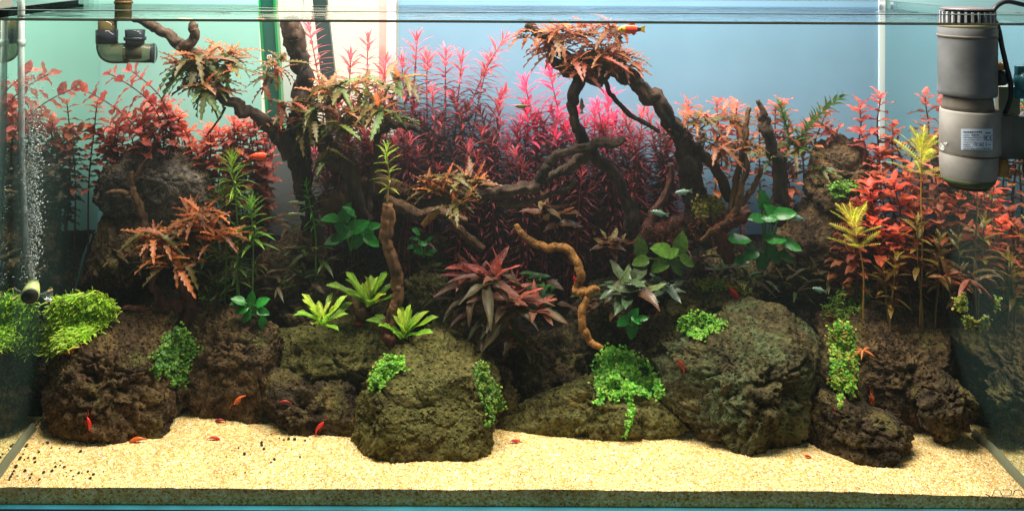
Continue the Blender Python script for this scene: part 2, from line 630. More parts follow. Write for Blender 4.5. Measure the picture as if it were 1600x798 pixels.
# ------------------------------------------------------------------ ground heights
_gx, _gy = np.linspace(-0.05, 1.26, 900), np.linspace(0.0, 0.40, 300)
_GX, _GY = np.meshgrid(_gx, _gy)
_x, _y = _GX.ravel(), _GY.ravel()
_st = lambda *c: np.stack([np.asarray(q, float) + 0 * _x for q in c], 1)
SAND = (0.0185 + 0.035 * _y + 0.0011 * vnoise(_st(_x * 9, _y * 20, 7.5), 13) + 0.0007 * vnoise(_st(_x * 70, _y * 60, 1.5), 15)
        + np.minimum(1, _y * 25) * 0.0022 * vnoise(_st(_x * 26, _y * 30, 0.5), 3) + np.minimum(1, _y * 40) * 0.0008 * vnoise(_st(_x * 90, _y * 90, 2.5), 5)
        + (0.0016 * np.sin(_x * 21 + 1.0) + 0.0012 * np.sin(_x * 47 + _y * 30)) * np.minimum(1, _y * 12)
        + 0.007 * np.exp(-((_x - 0.20) / 0.10) ** 2) * np.minimum(1, _y * 8)
        - 0.006 * np.clip((_x - 0.95) / 0.25, 0, 1) * np.clip(1 - _y / 0.08, 0, 1)).reshape(_GX.shape)


def sand_z(X, Y):
    fx = (np.clip(X, -0.05, 1.2599) + 0.05) / 1.31 * 899
    fy = np.clip(Y, 0.0, 0.3999) / 0.40 * 299
    i, j = np.asarray(fx).astype(int), np.asarray(fy).astype(int)
    i, j = np.minimum(i, 898), np.minimum(j, 298)
    u, w = fx - i, fy - j
    return (SAND[j, i] * (1 - u) + SAND[j, i + 1] * u) * (1 - w) + (SAND[j + 1, i] * (1 - u) + SAND[j + 1, i + 1] * u) * w


def soil_h(X):
    pts = [(-0.05, 0.200), (0.25, 0.195), (0.42, 0.165), (0.55, 0.150), (0.80, 0.150), (0.92, 0.185), (1.1, 0.205), (1.25, 0.20)]
    for (a, ha), (b, hb) in zip(pts, pts[1:]):
        if X <= b:
            return ha + (hb - ha) * max(0, (X - a) / (b - a))
    return pts[-1][1]


SOIL_FRONT = [(CAMX + (px - CX) * 0.000846, y) for px, y in ((-30, .135), (120, .13), (250, .168), (290, .172), (400, .150), (560, .118), (780, .110), (960, .118), (1060, .125), (1260, .100), (1420, .122), (1500, .142), (1640, .14))]


def soil_z(X, Y):
    y0 = float(np.interp(X, [a for a, _ in SOIL_FRONT], [b for _, b in SOIL_FRONT]))
    Y = Y if Y > y0 + 0.05 else Y - (y0 - 0.10) * (1 - max(0.0, Y - y0) / 0.05)
    t = min(1, max(0, (Y - 0.115) / 0.20))
    t = t * t * (3 - 2 * t) * 0.35 + t * 0.65
    return -0.004 + 0.02 * min(1, max(0, (Y - 0.09) / 0.03)) + soil_h(X) * t


def ground_z(X, Y):
    return max(sand_z(X, Y), soil_z(X, Y))


def Yground(px, py):
    Y = 0.0
    while Y < YB - 0.005:
        p = P(px, py, Y)
        if p.z <= ground_z(p.x, Y):
            return Y
        Y += 0.002
    return YB - 0.01


# sand bed: a solid sheet with its front section against the glass
def build_sand():
    nx, ny = 260, 60
    xs = np.linspace(XL + 0.001, XR - 0.001, nx)
    ys = np.concatenate([[0.0015], np.linspace(0.003, 0.20, ny - 1)])
    v, f = [], []
    for y in ys:
        for x in xs:
            v.append((x, y, sand_z(x, y)))
    for j in range(ny - 1):
        for i in range(nx - 1):
            a = j * nx + i
            f.append((a, a + 1, a + nx + 1, a + nx))
    s = len(v)
    for x in xs:
        v.append((x, 0.0013, -0.001))
    for x in xs:
        v.append((x, 0.0013, sand_z(x, 0.0013) - 0.0002))
    for i in range(nx - 1):
        f.append((s + i, s + i + 1, s + nx + i + 1, s + nx + i))
    o = obj('sand', mesh_from('sand', v, f, M['sand']), kind='structure')
    # loose grains on top
    n = 36000
    X = RNG.uniform(XL + 0.003, XR - 0.003, n)
    Y = 0.0016 + 0.14 * RNG.random(n) ** 1.3
    Z = sand_z(X, Y)
    r = RNG.uniform(0.00045, 0.00105, n)
    octa = np.array([(1, 0, 0), (-1, 0, 0), (0, 1, 0), (0, -1, 0), (0, 0, 1), (0, 0, -1)], float)
    tri = np.array([(0, 2, 4), (2, 1, 4), (1, 3, 4), (3, 0, 4), (2, 0, 5), (1, 2, 5), (3, 1, 5), (0, 3, 5)])
    an = RNG.uniform(0, 6.28, n)
    co = np.empty((n, 6, 3))
    c, s_ = np.cos(an), np.sin(an)
    for k in range(6):
        ox, oy, oz = octa[k]
        sx = RNG.uniform(0.7, 1.3, n)
        co[:, k, 0] = X + (ox * c - oy * s_) * r * sx
        co[:, k, 1] = Y + (ox * s_ + oy * c) * r * sx
        co[:, k, 2] = Z + oz * r * 0.8 + r * 0.2
    fc = (tri[None] + (np.arange(n) * 6)[:, None, None]).reshape(-1, 3)
    pal = np.array([S(240, 222, 172)[:3], S(225, 190, 125)[:3], S(205, 160, 95)[:3], S(250, 244, 225)[:3], S(165, 120, 70)[:3]])
    colr = np.repeat(pal[RNG.choice(5, n, p=[.36, .30, .14, .15, .05])], 6, 0)
    mm, nt, out = new_mat('sand_grain')
    at = N(nt, 'ShaderNodeVertexColor', layer_name='Col')
    b = N(nt, 'ShaderNodeBsdfPrincipled', Roughness=0.6)
    nt.links.new(at.outputs[0], b.inputs['Base Color'])
    nt.links.new(b.outputs[0], out.inputs[0])
    g = obj('sand_grains', mesh_np('sand_grains', co.reshape(-1, 3), fc, mm, False, colr), kind='stuff')
    g['label'] = 'pale yellow sand grains lying loose on the bed'
    return o


build_sand()


def build_soil():
    nx, ny = 200, 90
    xs = np.linspace(XL + 0.002, XR - 0.002, nx)
    ys = np.linspace(0.095, YB - 0.001, ny)
    X, Y = np.meshgrid(xs, ys)
    Z = np.array([soil_z(a, b) for a, b in zip(X.ravel(), Y.ravel())])
    co = np.stack([X.ravel(), Y.ravel(), Z], 1)
    co[:, 2] += fbm(co * 60, 5, 3) * 0.0035 + (0.0022 - worley(co * 260, 3) * 0.004)
    idx = np.arange(nx * ny).reshape(ny, nx)
    q = np.stack([idx[:-1, :-1], idx[:-1, 1:], idx[1:, 1:], idx[1:, :-1]], -1).reshape(-1, 4)
    return obj('soil', mesh_np('soil', co, q, M['soil']), kind='structure')


build_soil()

# ------------------------------------------------------------------ the tank
tank = empty('aquarium_tank', (0.6, 0.0, 0.0), 'rimless glass aquarium holding sand, rocks and red plants', 'aquarium')
glass_edge = plain('glass_edge', (0.10, 0.13, 0.125, 1), 0.25)
teal_edge = plain('teal_base_edge', (0.025, 0.16, 0.21, 1), 0.3, noise=0.25, nscale=18)
silicone = plain('silicone', (0.15, 0.16, 0.10, 1), 0.4)
box('front_pane', XL - 0.008, XR + 0.008, -0.008, -0.0005, 0.0, ZT, M['clear'], tank)
box('rear_pane', XL, XR, YB + 0.001, YB + 0.008, 0.0, ZT, M['clear'], tank)
clear_side = mat_thin('side_glass_in_air', (0.92, 0.97, 0.95, 1), 0.12)
for nm, xa, xb in (('left_pane', XL - 0.008, XL), ('right_pane', XR, XR + 0.008)):
    o = box(nm, xa, xb, 0.0, YB, 0.0, ZW, M['mirror'], tank)
    o.name = 'side_pane'
    o = box('side_pane_rim', xa, xb, 0.0, YB, ZW + 0.0002, ZT, clear_side, tank)
for (x0, x1, y0, y1) in ((XL - 0.008, XR + 0.008, -0.0082, -0.0003), (XL, XR, YB + 0.0008, YB + 0.0082), (XL - 0.0082, XL + 0.0002, 0.0, YB), (XR - 0.0002, XR + 0.0082, 0.0, YB)):
    box('rim_edge', x0, x1, y0, y1, ZT, ZT + 0.0009, glass_edge, tank)
box('base_edge', XL - 0.01, XR + 0.01, -0.0085, YB + 0.008, -0.03, -0.0004, teal_edge, tank)
for s, xa, xb in ((1, XL, XL + 0.0016), (-1, XR - 0.0022, XR)):
    # bead of silicone along the foot of each side pane
    v, f = [], []
    ys = np.linspace(0.0, 0.115, 40)
    for y in ys:
        x = XL if s > 0 else XR
        z = ground_z(x, y)
        v += [(x + s * 0.0002, y, z - 0.004), (x + s * 0.0060, y, z - 0.004), (x + s * 0.0060, y, z + 0.0012), (x + s * 0.0030, y, z + 0.0065), (x + s * 0.0002, y, z + 0.0095)]
    for i in range(len(ys) - 1):
        for k in range(4):
            a = i * 5 + k
            f.append((a, a + 1, a + 6, a + 5))
    o = obj('silicone_bead', mesh_from('silicone_bead', [Vector(p) - Vector((0.6, 0, 0)) for p in v], f, silicone), tank)


def ribbon(path, w, normal):
    """flat stroke along a 3D path"""
    path = [Vector(p) for p in path]
    v, f = [], []
    for i, p in enumerate(path):
        t = (path[min(i + 1, len(path) - 1)] - path[max(i - 1, 0)]).normalized()
        n = Vector(normal(p)) if callable(normal) else Vector(normal)
        s = t.cross(n).normalized() * w / 2
        v += [p - s, p + s]
    for i in range(len(path) - 1):
        f.append((2 * i, 2 * i + 1, 2 * i + 3, 2 * i + 2))
    return v, f


def merge(parts):
    v, f = [], []
    for a, b in parts:
        s = len(v)
        v += list(a)
        f += [tuple(i + s for i in q) for q in b]
    return v, f


etch = plain('etched_print', S(142, 118, 82), 0.6)
yl = -0.0086
strokes = []
for path in ([(1549.5, 776.5), (1553.6, 765.8), (1555, 764.6), (1560.5, 764.6), (1562.5, 766), (1565, 772.2), (1567, 774), (1577, 774), (1579.8, 772.4), (1580.6, 768.5), (1580, 765.6), (1577.5, 764.6), (1566.5, 764.6)],
             [(1582.3, 774.5), (1585.5, 766.3), (1587, 764.8), (1593.5, 764.8), (1595.5, 766.2), (1597.8, 772.2), (1599.6, 774), (1609, 774), (1611, 772), (1611.5, 766), (1609, 764.6), (1599, 764.6)],
             [(1539.5, 771), (1547.5, 775)]):
    strokes.append(ribbon([P(x, y, yl) for x, y in path], 1.25 * K(yl), (0, -1, 0)))
v, f = merge(strokes)
o = obj('etched_logo', mesh_from('etched_logo', local(v, Vector((0.6, 0, 0))), f, etch, False), tank)

# water: rippled top sheet with its meniscus against the front glass
nx, ny = 240, 60
xs, ys = np.linspace(XL + 0.0005, XR - 0.0005, nx), np.linspace(0.0005, YB, ny)
X, Y = np.meshgrid(xs, ys)
co = np.stack([X.ravel(), Y.ravel(), np.full(X.size, ZW)], 1)
co[:, 2] += 0.0009 * fbm(co * np.array((11, 34, 1)), 31, 3) * np.minimum(1, co[:, 1] * 30)
idx = np.arange(nx * ny).reshape(ny, nx)
q = np.stack([idx[:-1, :-1], idx[:-1, 1:], idx[1:, 1:], idx[1:, :-1]], -1).reshape(-1, 4)
water = obj('water', mesh_np('water', co, q, M['water']), kind='structure')
men = plain('meniscus', (0.055, 0.052, 0.030, 1), 0.15, spec=0.8)
men2 = plain('painted_meniscus_shine', (0.50, 0.45, 0.25, 1), 0.2, spec=0.8)  # highlight along the water line, painted as a pale strip
box('meniscus', XL, XR, 0.0, 0.0022, ZW - 0.0013, ZW - 0.0002, men, water)
box('meniscus_glint', XL, XR, -0.0003, 0.0020, ZW - 0.0003, ZW + 0.0009, men2, water)
box('meniscus', XL, XR, 0.0, 0.0018, ZW + 0.0009, ZW + 0.0016, men, water)

vm = bpy.data.materials.new('water_body')
vm.use_nodes = True
vm.node_tree.nodes.clear()
vo_ = vm.node_tree.nodes.new('ShaderNodeOutputMaterial')
pv_ = vm.node_tree.nodes.new('ShaderNodeVolumePrincipled')
pv_.inputs['Color'].default_value = (0.80, 0.95, 0.95, 1)
pv_.inputs['Density'].default_value = WATER_DENSITY
pv_.inputs['Anisotropy'].default_value = 0.2
vm.node_tree.links.new(pv_.outputs[0], vo_.inputs['Volume'])
box('water_body', XL + 0.0003, XR - 0.0003, 0.0003, YB + 0.0005, -0.0003, ZW - 0.002, vm, None, 'structure')

# ------------------------------------------------------------------ behind the tank
pan_teal = plain('frosted_film_teal', S(142, 196, 188), 0.85, spec=0.05, noise=0.07, nscale=7)
pan_blue = plain('frosted_film_blue', S(118, 158, 186), 0.85, spec=0.05, noise=0.07, nscale=7)
pan_pale = plain('frosted_film_pale', S(150, 192, 200), 0.85, spec=0.05, noise=0.07, nscale=7)
trim = plain('pale_trim', S(208, 222, 224), 0.5)
YP = 0.356


def slab(name, corners, y0, y1, mat, parent=None, kind=None):
    """a real slab: four front corners given in pixels at depth y0, back at y1"""
    a = [P(x, y, y0) for x, y in corners]
    b = [Vector((p.x, y1, p.z)) for p in a]
    c = sum(a, Vector()) / 4
    base = parent.matrix_basis.translation if parent is not None else Vector()
    v = [p - c for p in a + b]
    f = [(0, 1, 2, 3), (7, 6, 5, 4), (0, 4, 5, 1), (1, 5, 6, 2), (2, 6, 7, 3), (3, 7, 4, 0)]
    return obj(name, mesh_from(name, v, f, mat, False), parent, c - base, kind)


o = slab('background_panel', [(20, -60), (401, -60), (424, 660), (20, 660)], YP, YP + 0.004, pan_teal)
tag(o, 'pale teal frosted panel behind the left rear of the tank', 'panel')
o = slab('background_panel', [(622, -60), (1373, -60), (1373, 660), (622, 660)], YP, YP + 0.004, pan_blue)
tag(o, 'wide light blue frosted panel behind the centre of the tank', 'panel')
o = slab('background_panel', [(1384, -60), (1700, -60), (1700, 660), (1384, 660)], YP + 0.003, YP + 0.007, pan_pale)
tag(o, 'pale blue panel behind the grey pump at the right', 'panel')
o = slab('trim_strip', [(1374, -60), (1383.5, -60), (1383.5, 660), (1374, 660)], YP - 0.003, YP + 0.008, trim)
tag(o, 'thin pale vertical strip beside the blue panel', 'trim strip')
o = slab('trim_strip', [(619.3, -60), (621.2, -60), (621.2, 660), (619.3, 660)], YP - 0.002, YP + 0.006, plain('grey_trim', S(120, 135, 130), 0.5))
tag(o, 'hairline grey vertical edge of the blue panel by the bright gap', 'trim strip')
wall_m = plain('room_wall', S(238, 232, 214), 0.9, spec=0.1)
box('wall', -3.0, 4.0, 1.3, 1.36, -1.2, 2.6, wall_m, kind='structure')
o = slab('gap_shade_sheet', [(380, 205), (622, 222), (622, 660), (380, 660)], YP + 0.006, YP + 0.012, plain('gap_shade_sheet', S(96, 104, 104), 0.8))  # added grey sheet, blocks the bright gap where shadow and plants are dark
tag(o, 'added grey sheet for the shade behind the black trunk below the bright gap', 'board')
# posts and rails standing in the gap between the panels
green = plain('green_post_side', S(18, 120, 66), 0.35)
green_d = plain('green_post_face', S(20, 72, 62), 0.4)
gp = empty('green_post', P(420, 120, 0.42), 'leaning dark green post with bright green edges behind the left panel gap', 'post')
slab('face', [(404, -40), (424, -40), (467, 660), (451, 660)], 0.420, 0.440, green_d, gp)
slab('edge', [(424.2, -40), (428, -40), (471, 660), (467.2, 660)], 0.416, 0.440, green, gp)
slab('edge', [(400, -40), (403.8, -40), (450.8, 660), (447, 660)], 0.416, 0.440, green, gp)
white = plain('white_print', S(215, 225, 215), 0.6)
yy = 0.4188
st = []
for path in ([(417.5, 87), (424, 86)], [(417.7, 87), (418.6, 92.5)], [(420.8, 86.6), (421.6, 92)], [(424, 86), (424.8, 92)],
             [(418.8, 95), (426, 98), (419.6, 101)], [(420, 104), (427, 103)], [(420, 104), (420.8, 109)], [(423.4, 103.5), (424, 108.5)], [(427, 103), (427.6, 108)]):
    st.append(ribbon([P(x, y, yy) for x, y in path], 1.5 * K(yy), (0, -1, 0)))
v, f = merge(st)
obj('lettering', mesh_from('lettering', local(v, gp.location), f, white, False), gp)
o = slab('metal_bar', [(484, -40), (506, -40), (583, 660), (559, 660)], 0.45, 0.47, plain('dark_bar', S(34, 52, 52), 0.4))
tag(o, 'leaning dark grey bar behind the trunk and the bright gap', 'bar')
o = slab('grey_board', [(426, -40), (470, -40), (520, 660), (470, 660)], 0.60, 0.62, plain('grey_board', S(172, 178, 168), 0.6))
tag(o, 'pale grey board behind the green post', 'board')
pk = slab('pink_reflection', [(592, -60), (603, -60), (603, 660), (592, 660)], 0.40, 0.41, plain('pink_reflection', S(236, 170, 160), 0.5))  # pink strip painted in place of a reflection stripe
tag(pk, 'slim pink upright strip painted as a reflection in the bright gap behind the tank', 'painted reflection')
o = slab('white_post', [(605, -60), (618.5, -60), (618.5, 660), (605, 660)], 0.405, 0.42, plain('white_post', S(242, 244, 240), 0.5))
tag(o, 'white upright post between the pink reflection strip and blue panel', 'post')

# ------------------------------------------------------------------ rocks
SURF_V, SURF_F = [], []                      # everything solid, for resting plants and animals on it


def add_surf(v, f):
    s = len(SURF_V)
    SURF_V.extend(tuple(p) for p in v)
    SURF_F.extend(tuple(i + s for i in q) for q in f)


_ico = {}


def ico(sub):
    if sub not in _ico:
        import bmesh
        bm = bmesh.new()
        bmesh.ops.create_icosphere(bm, subdivisions=sub, radius=1.0)
        bm.verts.ensure_lookup_table()
        co = np.array([tuple(v.co) for v in bm.verts])
        fc = np.array([[v.index for v in f.verts] for f in bm.faces])
        bm.free()
        _ico[sub] = (co, fc)
    return _ico[sub]


def poly_radius(poly, c, th):
    """distance from c to the polygon's edge in direction th (screen, y down)"""
    d = np.array((math.cos(th), math.sin(th)))
    best = 0
    for (x0, y0), (x1, y1) in zip(poly, poly[1:] + poly[:1]):
        a = np.array((x0 - c[0], y0 - c[1]))
        e = np.array((x1 - x0, y1 - y0))
        den = d[0] * e[1] - d[1] * e[0]
        if abs(den) < 1e-9:
            continue
        t = (a[0] * e[1] - a[1] * e[0]) / den
        u = (a[0] * d[1] - a[1] * d[0]) / den
        if t > 0 and -1e-6 <= u <= 1 + 1e-6:
            best = max(best, t)
    return best


def rock(label, poly, depth, mat, seed, Y=None, sub=6, tilt=0.5, name='lava_rock', rough=1.0, cuts=11):
    xs, ys = [p[0] for p in poly], [p[1] for p in poly]
    c = ((min(xs) + max(xs)) / 2, (min(ys) + max(ys)) / 2)
    hpx = (max(ys) - min(ys)) / 2
    if Y is None:
        bx = [p for p in poly if p[1] == max(ys)][0][0]
        Y = Yground(bx, max(ys) - 2) + depth * 0.50
        cut = c[1] + hpx * 0.45
        poly = [(x, y + 16 * max(0.0, (y - cut) / (hpx * 0.55))) for x, y in poly]   # the foot goes on below the sand
    # the leaning top stands further off and so higher in view: start it lower
    top = (min(ys) + 62) * tilt * 1.0 * hpx * K(Y) / (CAMD + Y) * 0.8
    poly = [(x, y + top * max(0.0, (c[1] - y) / hpx)) for x, y in poly]
    rg = np.random.default_rng(seed)
    co, fc = ico(sub)
    co = co.copy()
    # planes cut off the sphere give the stone its flats
    nrm = rg.normal(size=(cuts, 3))
    nrm /= np.linalg.norm(nrm, axis=1)[:, None]
    off = rg.uniform(0.46, 0.82, cuts)
    dots = co @ nrm.T
    sc = np.where(dots > 1e-3, off[None] / np.maximum(dots, 1e-3), 9.0)
    sfac = np.minimum(1.0, sc.min(1))
    rho = np.sqrt(co[:, 0] ** 2 + co[:, 2] ** 2)
    th = np.arctan2(-co[:, 2], co[:, 0])
    tab_t = np.linspace(-math.pi, math.pi, 181)
    tab_r = np.array([poly_radius(poly, c, t) for t in tab_t])
    tab_r = tab_r * 1.10 + 3.0
    tab_r = np.convolve(np.pad(tab_r, 1, mode='wrap'), (0.25, 0.5, 0.25), 'valid')
    R = np.interp(th, tab_t, tab_r)
    # the cut only deepens the flats seen from the front; the outline stays
    rr = np.minimum(1.0, rho ** 0.85) * (1 - (1 - sfac) * (1 - rho ** 4) * 0.85)
    k = K(Y)
    base = P(c[0], c[1], Y)
    X = rr * R * np.cos(th) * k
    Z = -rr * R * np.sin(th) * k
    yy_ = np.sign(co[:, 1]) * np.abs(co[:, 1]) ** 0.8 * depth * sfac
    # the upper part leans back behind an uneven brow
    zb = (-0.15 + 0.45 * fbm(np.stack([X * 16, yy_ * 10, Z * 5], 1) + seed, seed + 40, 2)) * hpx * k
    w_ = 0.30 * hpx * k
    Yy = yy_ + tilt * 1.2 * w_ * np.log1p(np.exp(np.clip((Z - zb) / w_, -20, 20)))
    p = np.stack([X, Yy, Z], 1)
    size = max(hpx * k, depth)
    # craggy displacement
    n = p / np.maximum(1e-6, np.linalg.norm(p, axis=1))[:, None]
    n[:, 1] *= 1.1
    big = fbm(p * (2.0 / size) + seed, seed, 3)
    rid = 1 - np.abs(fbm(p * (3.2 / size) + seed * 2, seed + 5, 4))
    warp = np.stack([fbm(p * 30 + q * 9.1 + seed, seed + q, 2) for q in range(3)], 1) * 0.010
    cel = worley((p + warp) * np.array((46, 46, 62)) + seed, seed)
    cel2 = worley((p + warp) * 120 + seed, seed + 3)
    fine = 1 - np.abs(fbm(p * 75, seed + 8, 4))
    crack = np.clip(1 - np.abs(fbm((p + warp) * np.array((16, 16, 26)) + seed, seed + 21, 3)) * 7, 0, 1)
    mask = np.clip(0.5 + 1.4 * vnoise(p * 22 + seed, seed + 31), 0.1, 1)
    disp = big * 0.075 * size + (rid - 0.7) * 0.12 * size
    p = p + n * disp[:, None]
    lo0, hi0 = p.min(0), p.max(0)
    for _ in range(6):                         # broken flat faces
        f_ = rg.normal(size=3) * np.array((1.0, 0.8, 0.8)) + np.array((0, -0.55, 0.25))
        f_ /= np.linalg.norm(f_)
        q_ = p @ f_
        lim = q_.max() * rg.uniform(0.48, 0.80)
        p = p - np.outer(np.clip(q_ - lim, 0, None) * 0.85, f_)
    lo1, hi1 = p.min(0), p.max(0)
    for ax in (0, 2):                          # back to the full outline
        p[:, ax] = lo0[ax] + (p[:, ax] - lo1[ax]) * (hi0[ax] - lo0[ax]) / (hi1[ax] - lo1[ax])
    disp = rough * (-np.clip(0.50 - cel, 0, 1) * 0.040 * mask - np.clip(0.45 - cel2, 0, 1) * 0.014 + (fine - .7) * 0.0055 - crack * 0.006)
    p = p + n * disp[:, None]
    add_surf(p + np.array(base), fc)
    o = obj(name, mesh_np(name, p, fc, M[mat], True), None, base)
    return tag(o, label, 'rock', 'lava rocks of the aquascape')


rock('broad brown rock at the left end of the sand beside the side glass',
     [(62, 600), (72, 568), (105, 535), (160, 513), (212, 508), (238, 532), (250, 590), (253, 640), (232, 664), (198, 688), (130, 693), (88, 672), (66, 640)], 0.055, 'rock_a', 3, sub=7)
rock('upright brown rock with a rounded top, second from the left along the sand',
     [(268, 540), (285, 500), (330, 483), (365, 485), (400, 512), (425, 555), (431, 598), (408, 625), (360, 652), (305, 660), (272, 640), (266, 590)], 0.050, 'rock_a', 8, sub=7)
rock('pitted olive rock below the left lime rosette',
     [(424, 560), (440, 528), (470, 512), (515, 503), (562, 507), (592, 530), (609, 560), (592, 602), (560, 622), (500, 622), (448, 602)], 0.045, 'rock_b', 14, Y=0.165, sub=6)
rock('low dark rock on the sand with two red shrimp, left of the big front rock',
     [(390, 640), (416, 606), (450, 588), (500, 596), (556, 606), (582, 650), (566, 682), (512, 687), (470, 670), (430, 652)], 0.045, 'rock_d', 21, sub=6)
rock('biggest front rock with olive sloping top jutting onto the sand',
     [(562, 655), (570, 625), (602, 588), (642, 560), (690, 545), (730, 556), (757, 600), (770, 645), (758, 682), (745, 710), (715, 716), (690, 727), (645, 723), (608, 710), (570, 704)], 0.060, 'rock_b', 5, sub=7, tilt=0.75, rough=1.3)
rock('olive pitted rock rising behind the biggest front rock',
     [(640, 580), (652, 525), (662, 490), (690, 486), (722, 512), (745, 562), (744, 620), (690, 640)], 0.040, 'rock_b', 34, Y=0.185, sub=6)
rock('dark rugged rock under the red crypt plants in the middle',
     [(768, 605), (780, 560), (802, 530), (860, 506), (915, 505), (942, 540), (952, 575), (935, 612), (880, 645), (820, 645), (776, 640)], 0.050, 'rock_d', 41, Y=0.185, sub=6)
rock('long low slab on the sand with mustard algae under the trailing plant',
     [(788, 664), (830, 640), (880, 612), (940, 592), (1000, 606), (1046, 636), (1060, 660), (1000, 676), (900, 690), (820, 688)], 0.050, 'rock_b', 52, sub=7)
rock('largest greenish rock right of the trailing plant',
     [(1040, 592), (1058, 564), (1118, 530), (1190, 506), (1240, 488), (1284, 500), (1302, 560), (1304, 620), (1282, 672), (1250, 700), (1200, 711), (1150, 706), (1122, 680), (1070, 650), (1046, 622)], 0.075, 'rock_c', 61, sub=7, tilt=0.6)
rock('small dark rock at the front right foot of the largest greenish rock',
     [(1278, 685), (1300, 640), (1330, 622), (1362, 632), (1402, 660), (1416, 690), (1392, 716), (1345, 722), (1300, 716)], 0.042, 'rock_d', 77, sub=6)
rock('big tilted slab with pale top edge at the right below the pump',
     [(1306, 605), (1326, 535), (1366, 504), (1440, 486), (1490, 480), (1504, 506), (1506, 570), (1502, 640), (1480, 672), (1420, 684), (1392, 652), (1350, 630)], 0.065, 'rock_a', 88, Y=0.140, sub=7, tilt=0.7)
rock('shadowed brown rock at the foot of the right glass',
     [(1440, 655), (1450, 625), (1480, 600), (1505, 585), (1522, 600), (1524, 640), (1512, 668), (1470, 684)], 0.035, 'rock_d', 92, Y=0.098, sub=6)
rock('mid-height pitted rock with a red shrimp right of centre',
     [(1038, 495), (1066, 462), (1118, 444), (1166, 452), (1184, 480), (1166, 510), (1100, 522), (1050, 520)], 0.040, 'rock_b', 101, Y=0.215, sub=6)
rock('small dim rock between the trailing plant and the largest greenish rock',
     [(985, 545), (1002, 515), (1040, 498), (1066, 515), (1060, 560), (1015, 580)], 0.030, 'rock_d', 112, Y=0.19, sub=6)
rock('dark rounded boulder high in the left rear corner',
     [(152, 290), (160, 250), (190, 227), (232, 230), (282, 244), (312, 282), (322, 312), (294, 338), (240, 350), (180, 350)], 0.045, 'rock_e', 120, Y=0.262, sub=6)
rock('craggy brown boulder under the dark rounded boulder at the left rear',
     [(130, 440), (138, 392), (152, 335), (195, 322), (236, 340), (236, 400), (222, 478), (170, 478)], 0.040, 'rock_a', 131, Y=0.235, sub=6)
rock('brown rock in the left middle ground behind the small green leafy plant',
     [(382, 440), (420, 402), (470, 372), (498, 410), (494, 470), (446, 505), (392, 490)], 0.040, 'rock_a', 142, Y=0.225, sub=6)
rock('small olive stone in shadow left of the red crypt',
     [(634, 440), (660, 425), (690, 432), (700, 462), (680, 486), (644, 484)], 0.025, 'rock_b', 150, Y=0.225, sub=6)
rock('rough brown rock topping the right rear mound',
     [(1266, 300), (1284, 246), (1326, 222), (1358, 246), (1370, 292), (1342, 336), (1290, 336)], 0.040, 'rock_a', 163, Y=0.285, sub=6)
rock('tall rough rock wall behind the green-leaved plant at right',
     [(1192, 470), (1206, 404), (1250, 342), (1310, 304), (1346, 330), (1336, 420), (1304, 466), (1240, 482)], 0.045, 'rock_a', 171, Y=0.255, sub=6)
rock('dark rock in the gloom behind the pump',
     [(1430, 480), (1450, 420), (1490, 330), (1530, 310), (1560, 400), (1550, 490)], 0.04, 'rock_d', 180, Y=0.245, sub=6)
rock('dark boulder in shadow behind the brown stick at centre left',
     [(486, 470), (500, 420), (540, 400), (600, 400), (640, 430), (650, 500), (600, 530), (520, 520)], 0.035, 'rock_d', 190, Y=0.255, sub=6)
rock('dark crevice rock under the epiphyte stump at left',
     [(178, 540), (190, 500), (240, 482), (290, 500), (286, 550), (240, 580)], 0.035, 'rock_d', 195, Y=0.205, sub=6)

rock('dark stone wedged low between the second rock and the low dark rock', [(395, 600), (418, 565), (440, 590), (446, 640), (420, 660), (396, 655)], 0.03, 'rock_d', 201, Y=0.15)
rock('dark stone in the gap right of the biggest front rock', [(742, 640), (752, 590), (786, 580), (806, 630), (800, 680), (760, 682)], 0.03, 'rock_d', 205, Y=0.135)
rock('dark stone in the gap between the two left brown rocks', [(226, 600), (240, 545), (280, 540), (296, 600), (282, 655), (244, 662)], 0.03, 'rock_d', 207, Y=0.15)
rock('shadowed stone behind the small dark rock at right', [(1270, 640), (1290, 560), (1330, 555), (1352, 620), (1330, 680), (1284, 690)], 0.03, 'rock_d', 211, Y=0.125)
rock('dim brown stone behind the golden driftwood', [(880, 520), (890, 470), (930, 440), (980, 450), (1000, 500), (960, 540), (910, 545)], 0.03, 'rock_d', 215, Y=0.215)
rock('dim stone in the shade left of the green-leaved plant at right', [(1090, 470), (1100, 420), (1140, 396), (1190, 410), (1200, 470), (1150, 490)], 0.03, 'rock_d', 219, Y=0.245)
rock('dim rock under the brown log in the left centre', [(560, 400), (590, 355), (650, 345), (720, 370), (730, 430), (640, 440)], 0.035, 'rock_d', 223, Y=0.275)
rock('dark rock behind the left lime rosette', [(430, 520), (450, 470), (500, 450), (560, 470), (570, 520), (500, 540)], 0.03, 'rock_d', 227, Y=0.21)
rock('shadowed rock against the left rear behind the orange epiphyte', [(280, 440), (300, 370), (350, 350), (400, 370), (400, 440), (340, 470)], 0.035, 'rock_d', 231, Y=0.27)
rock('dark rock mass behind the scarlet stems at right', [(1340, 470), (1350, 400), (1400, 360), (1460, 380), (1470, 470), (1400, 490)], 0.035, 'rock_d', 235, Y=0.24)
rock('dark rock under the right red stems by the glass', [(1490, 480), (1500, 420), (1560, 380), (1590, 420), (1580, 490), (1530, 500)], 0.03, 'rock_d', 239, Y=0.15)


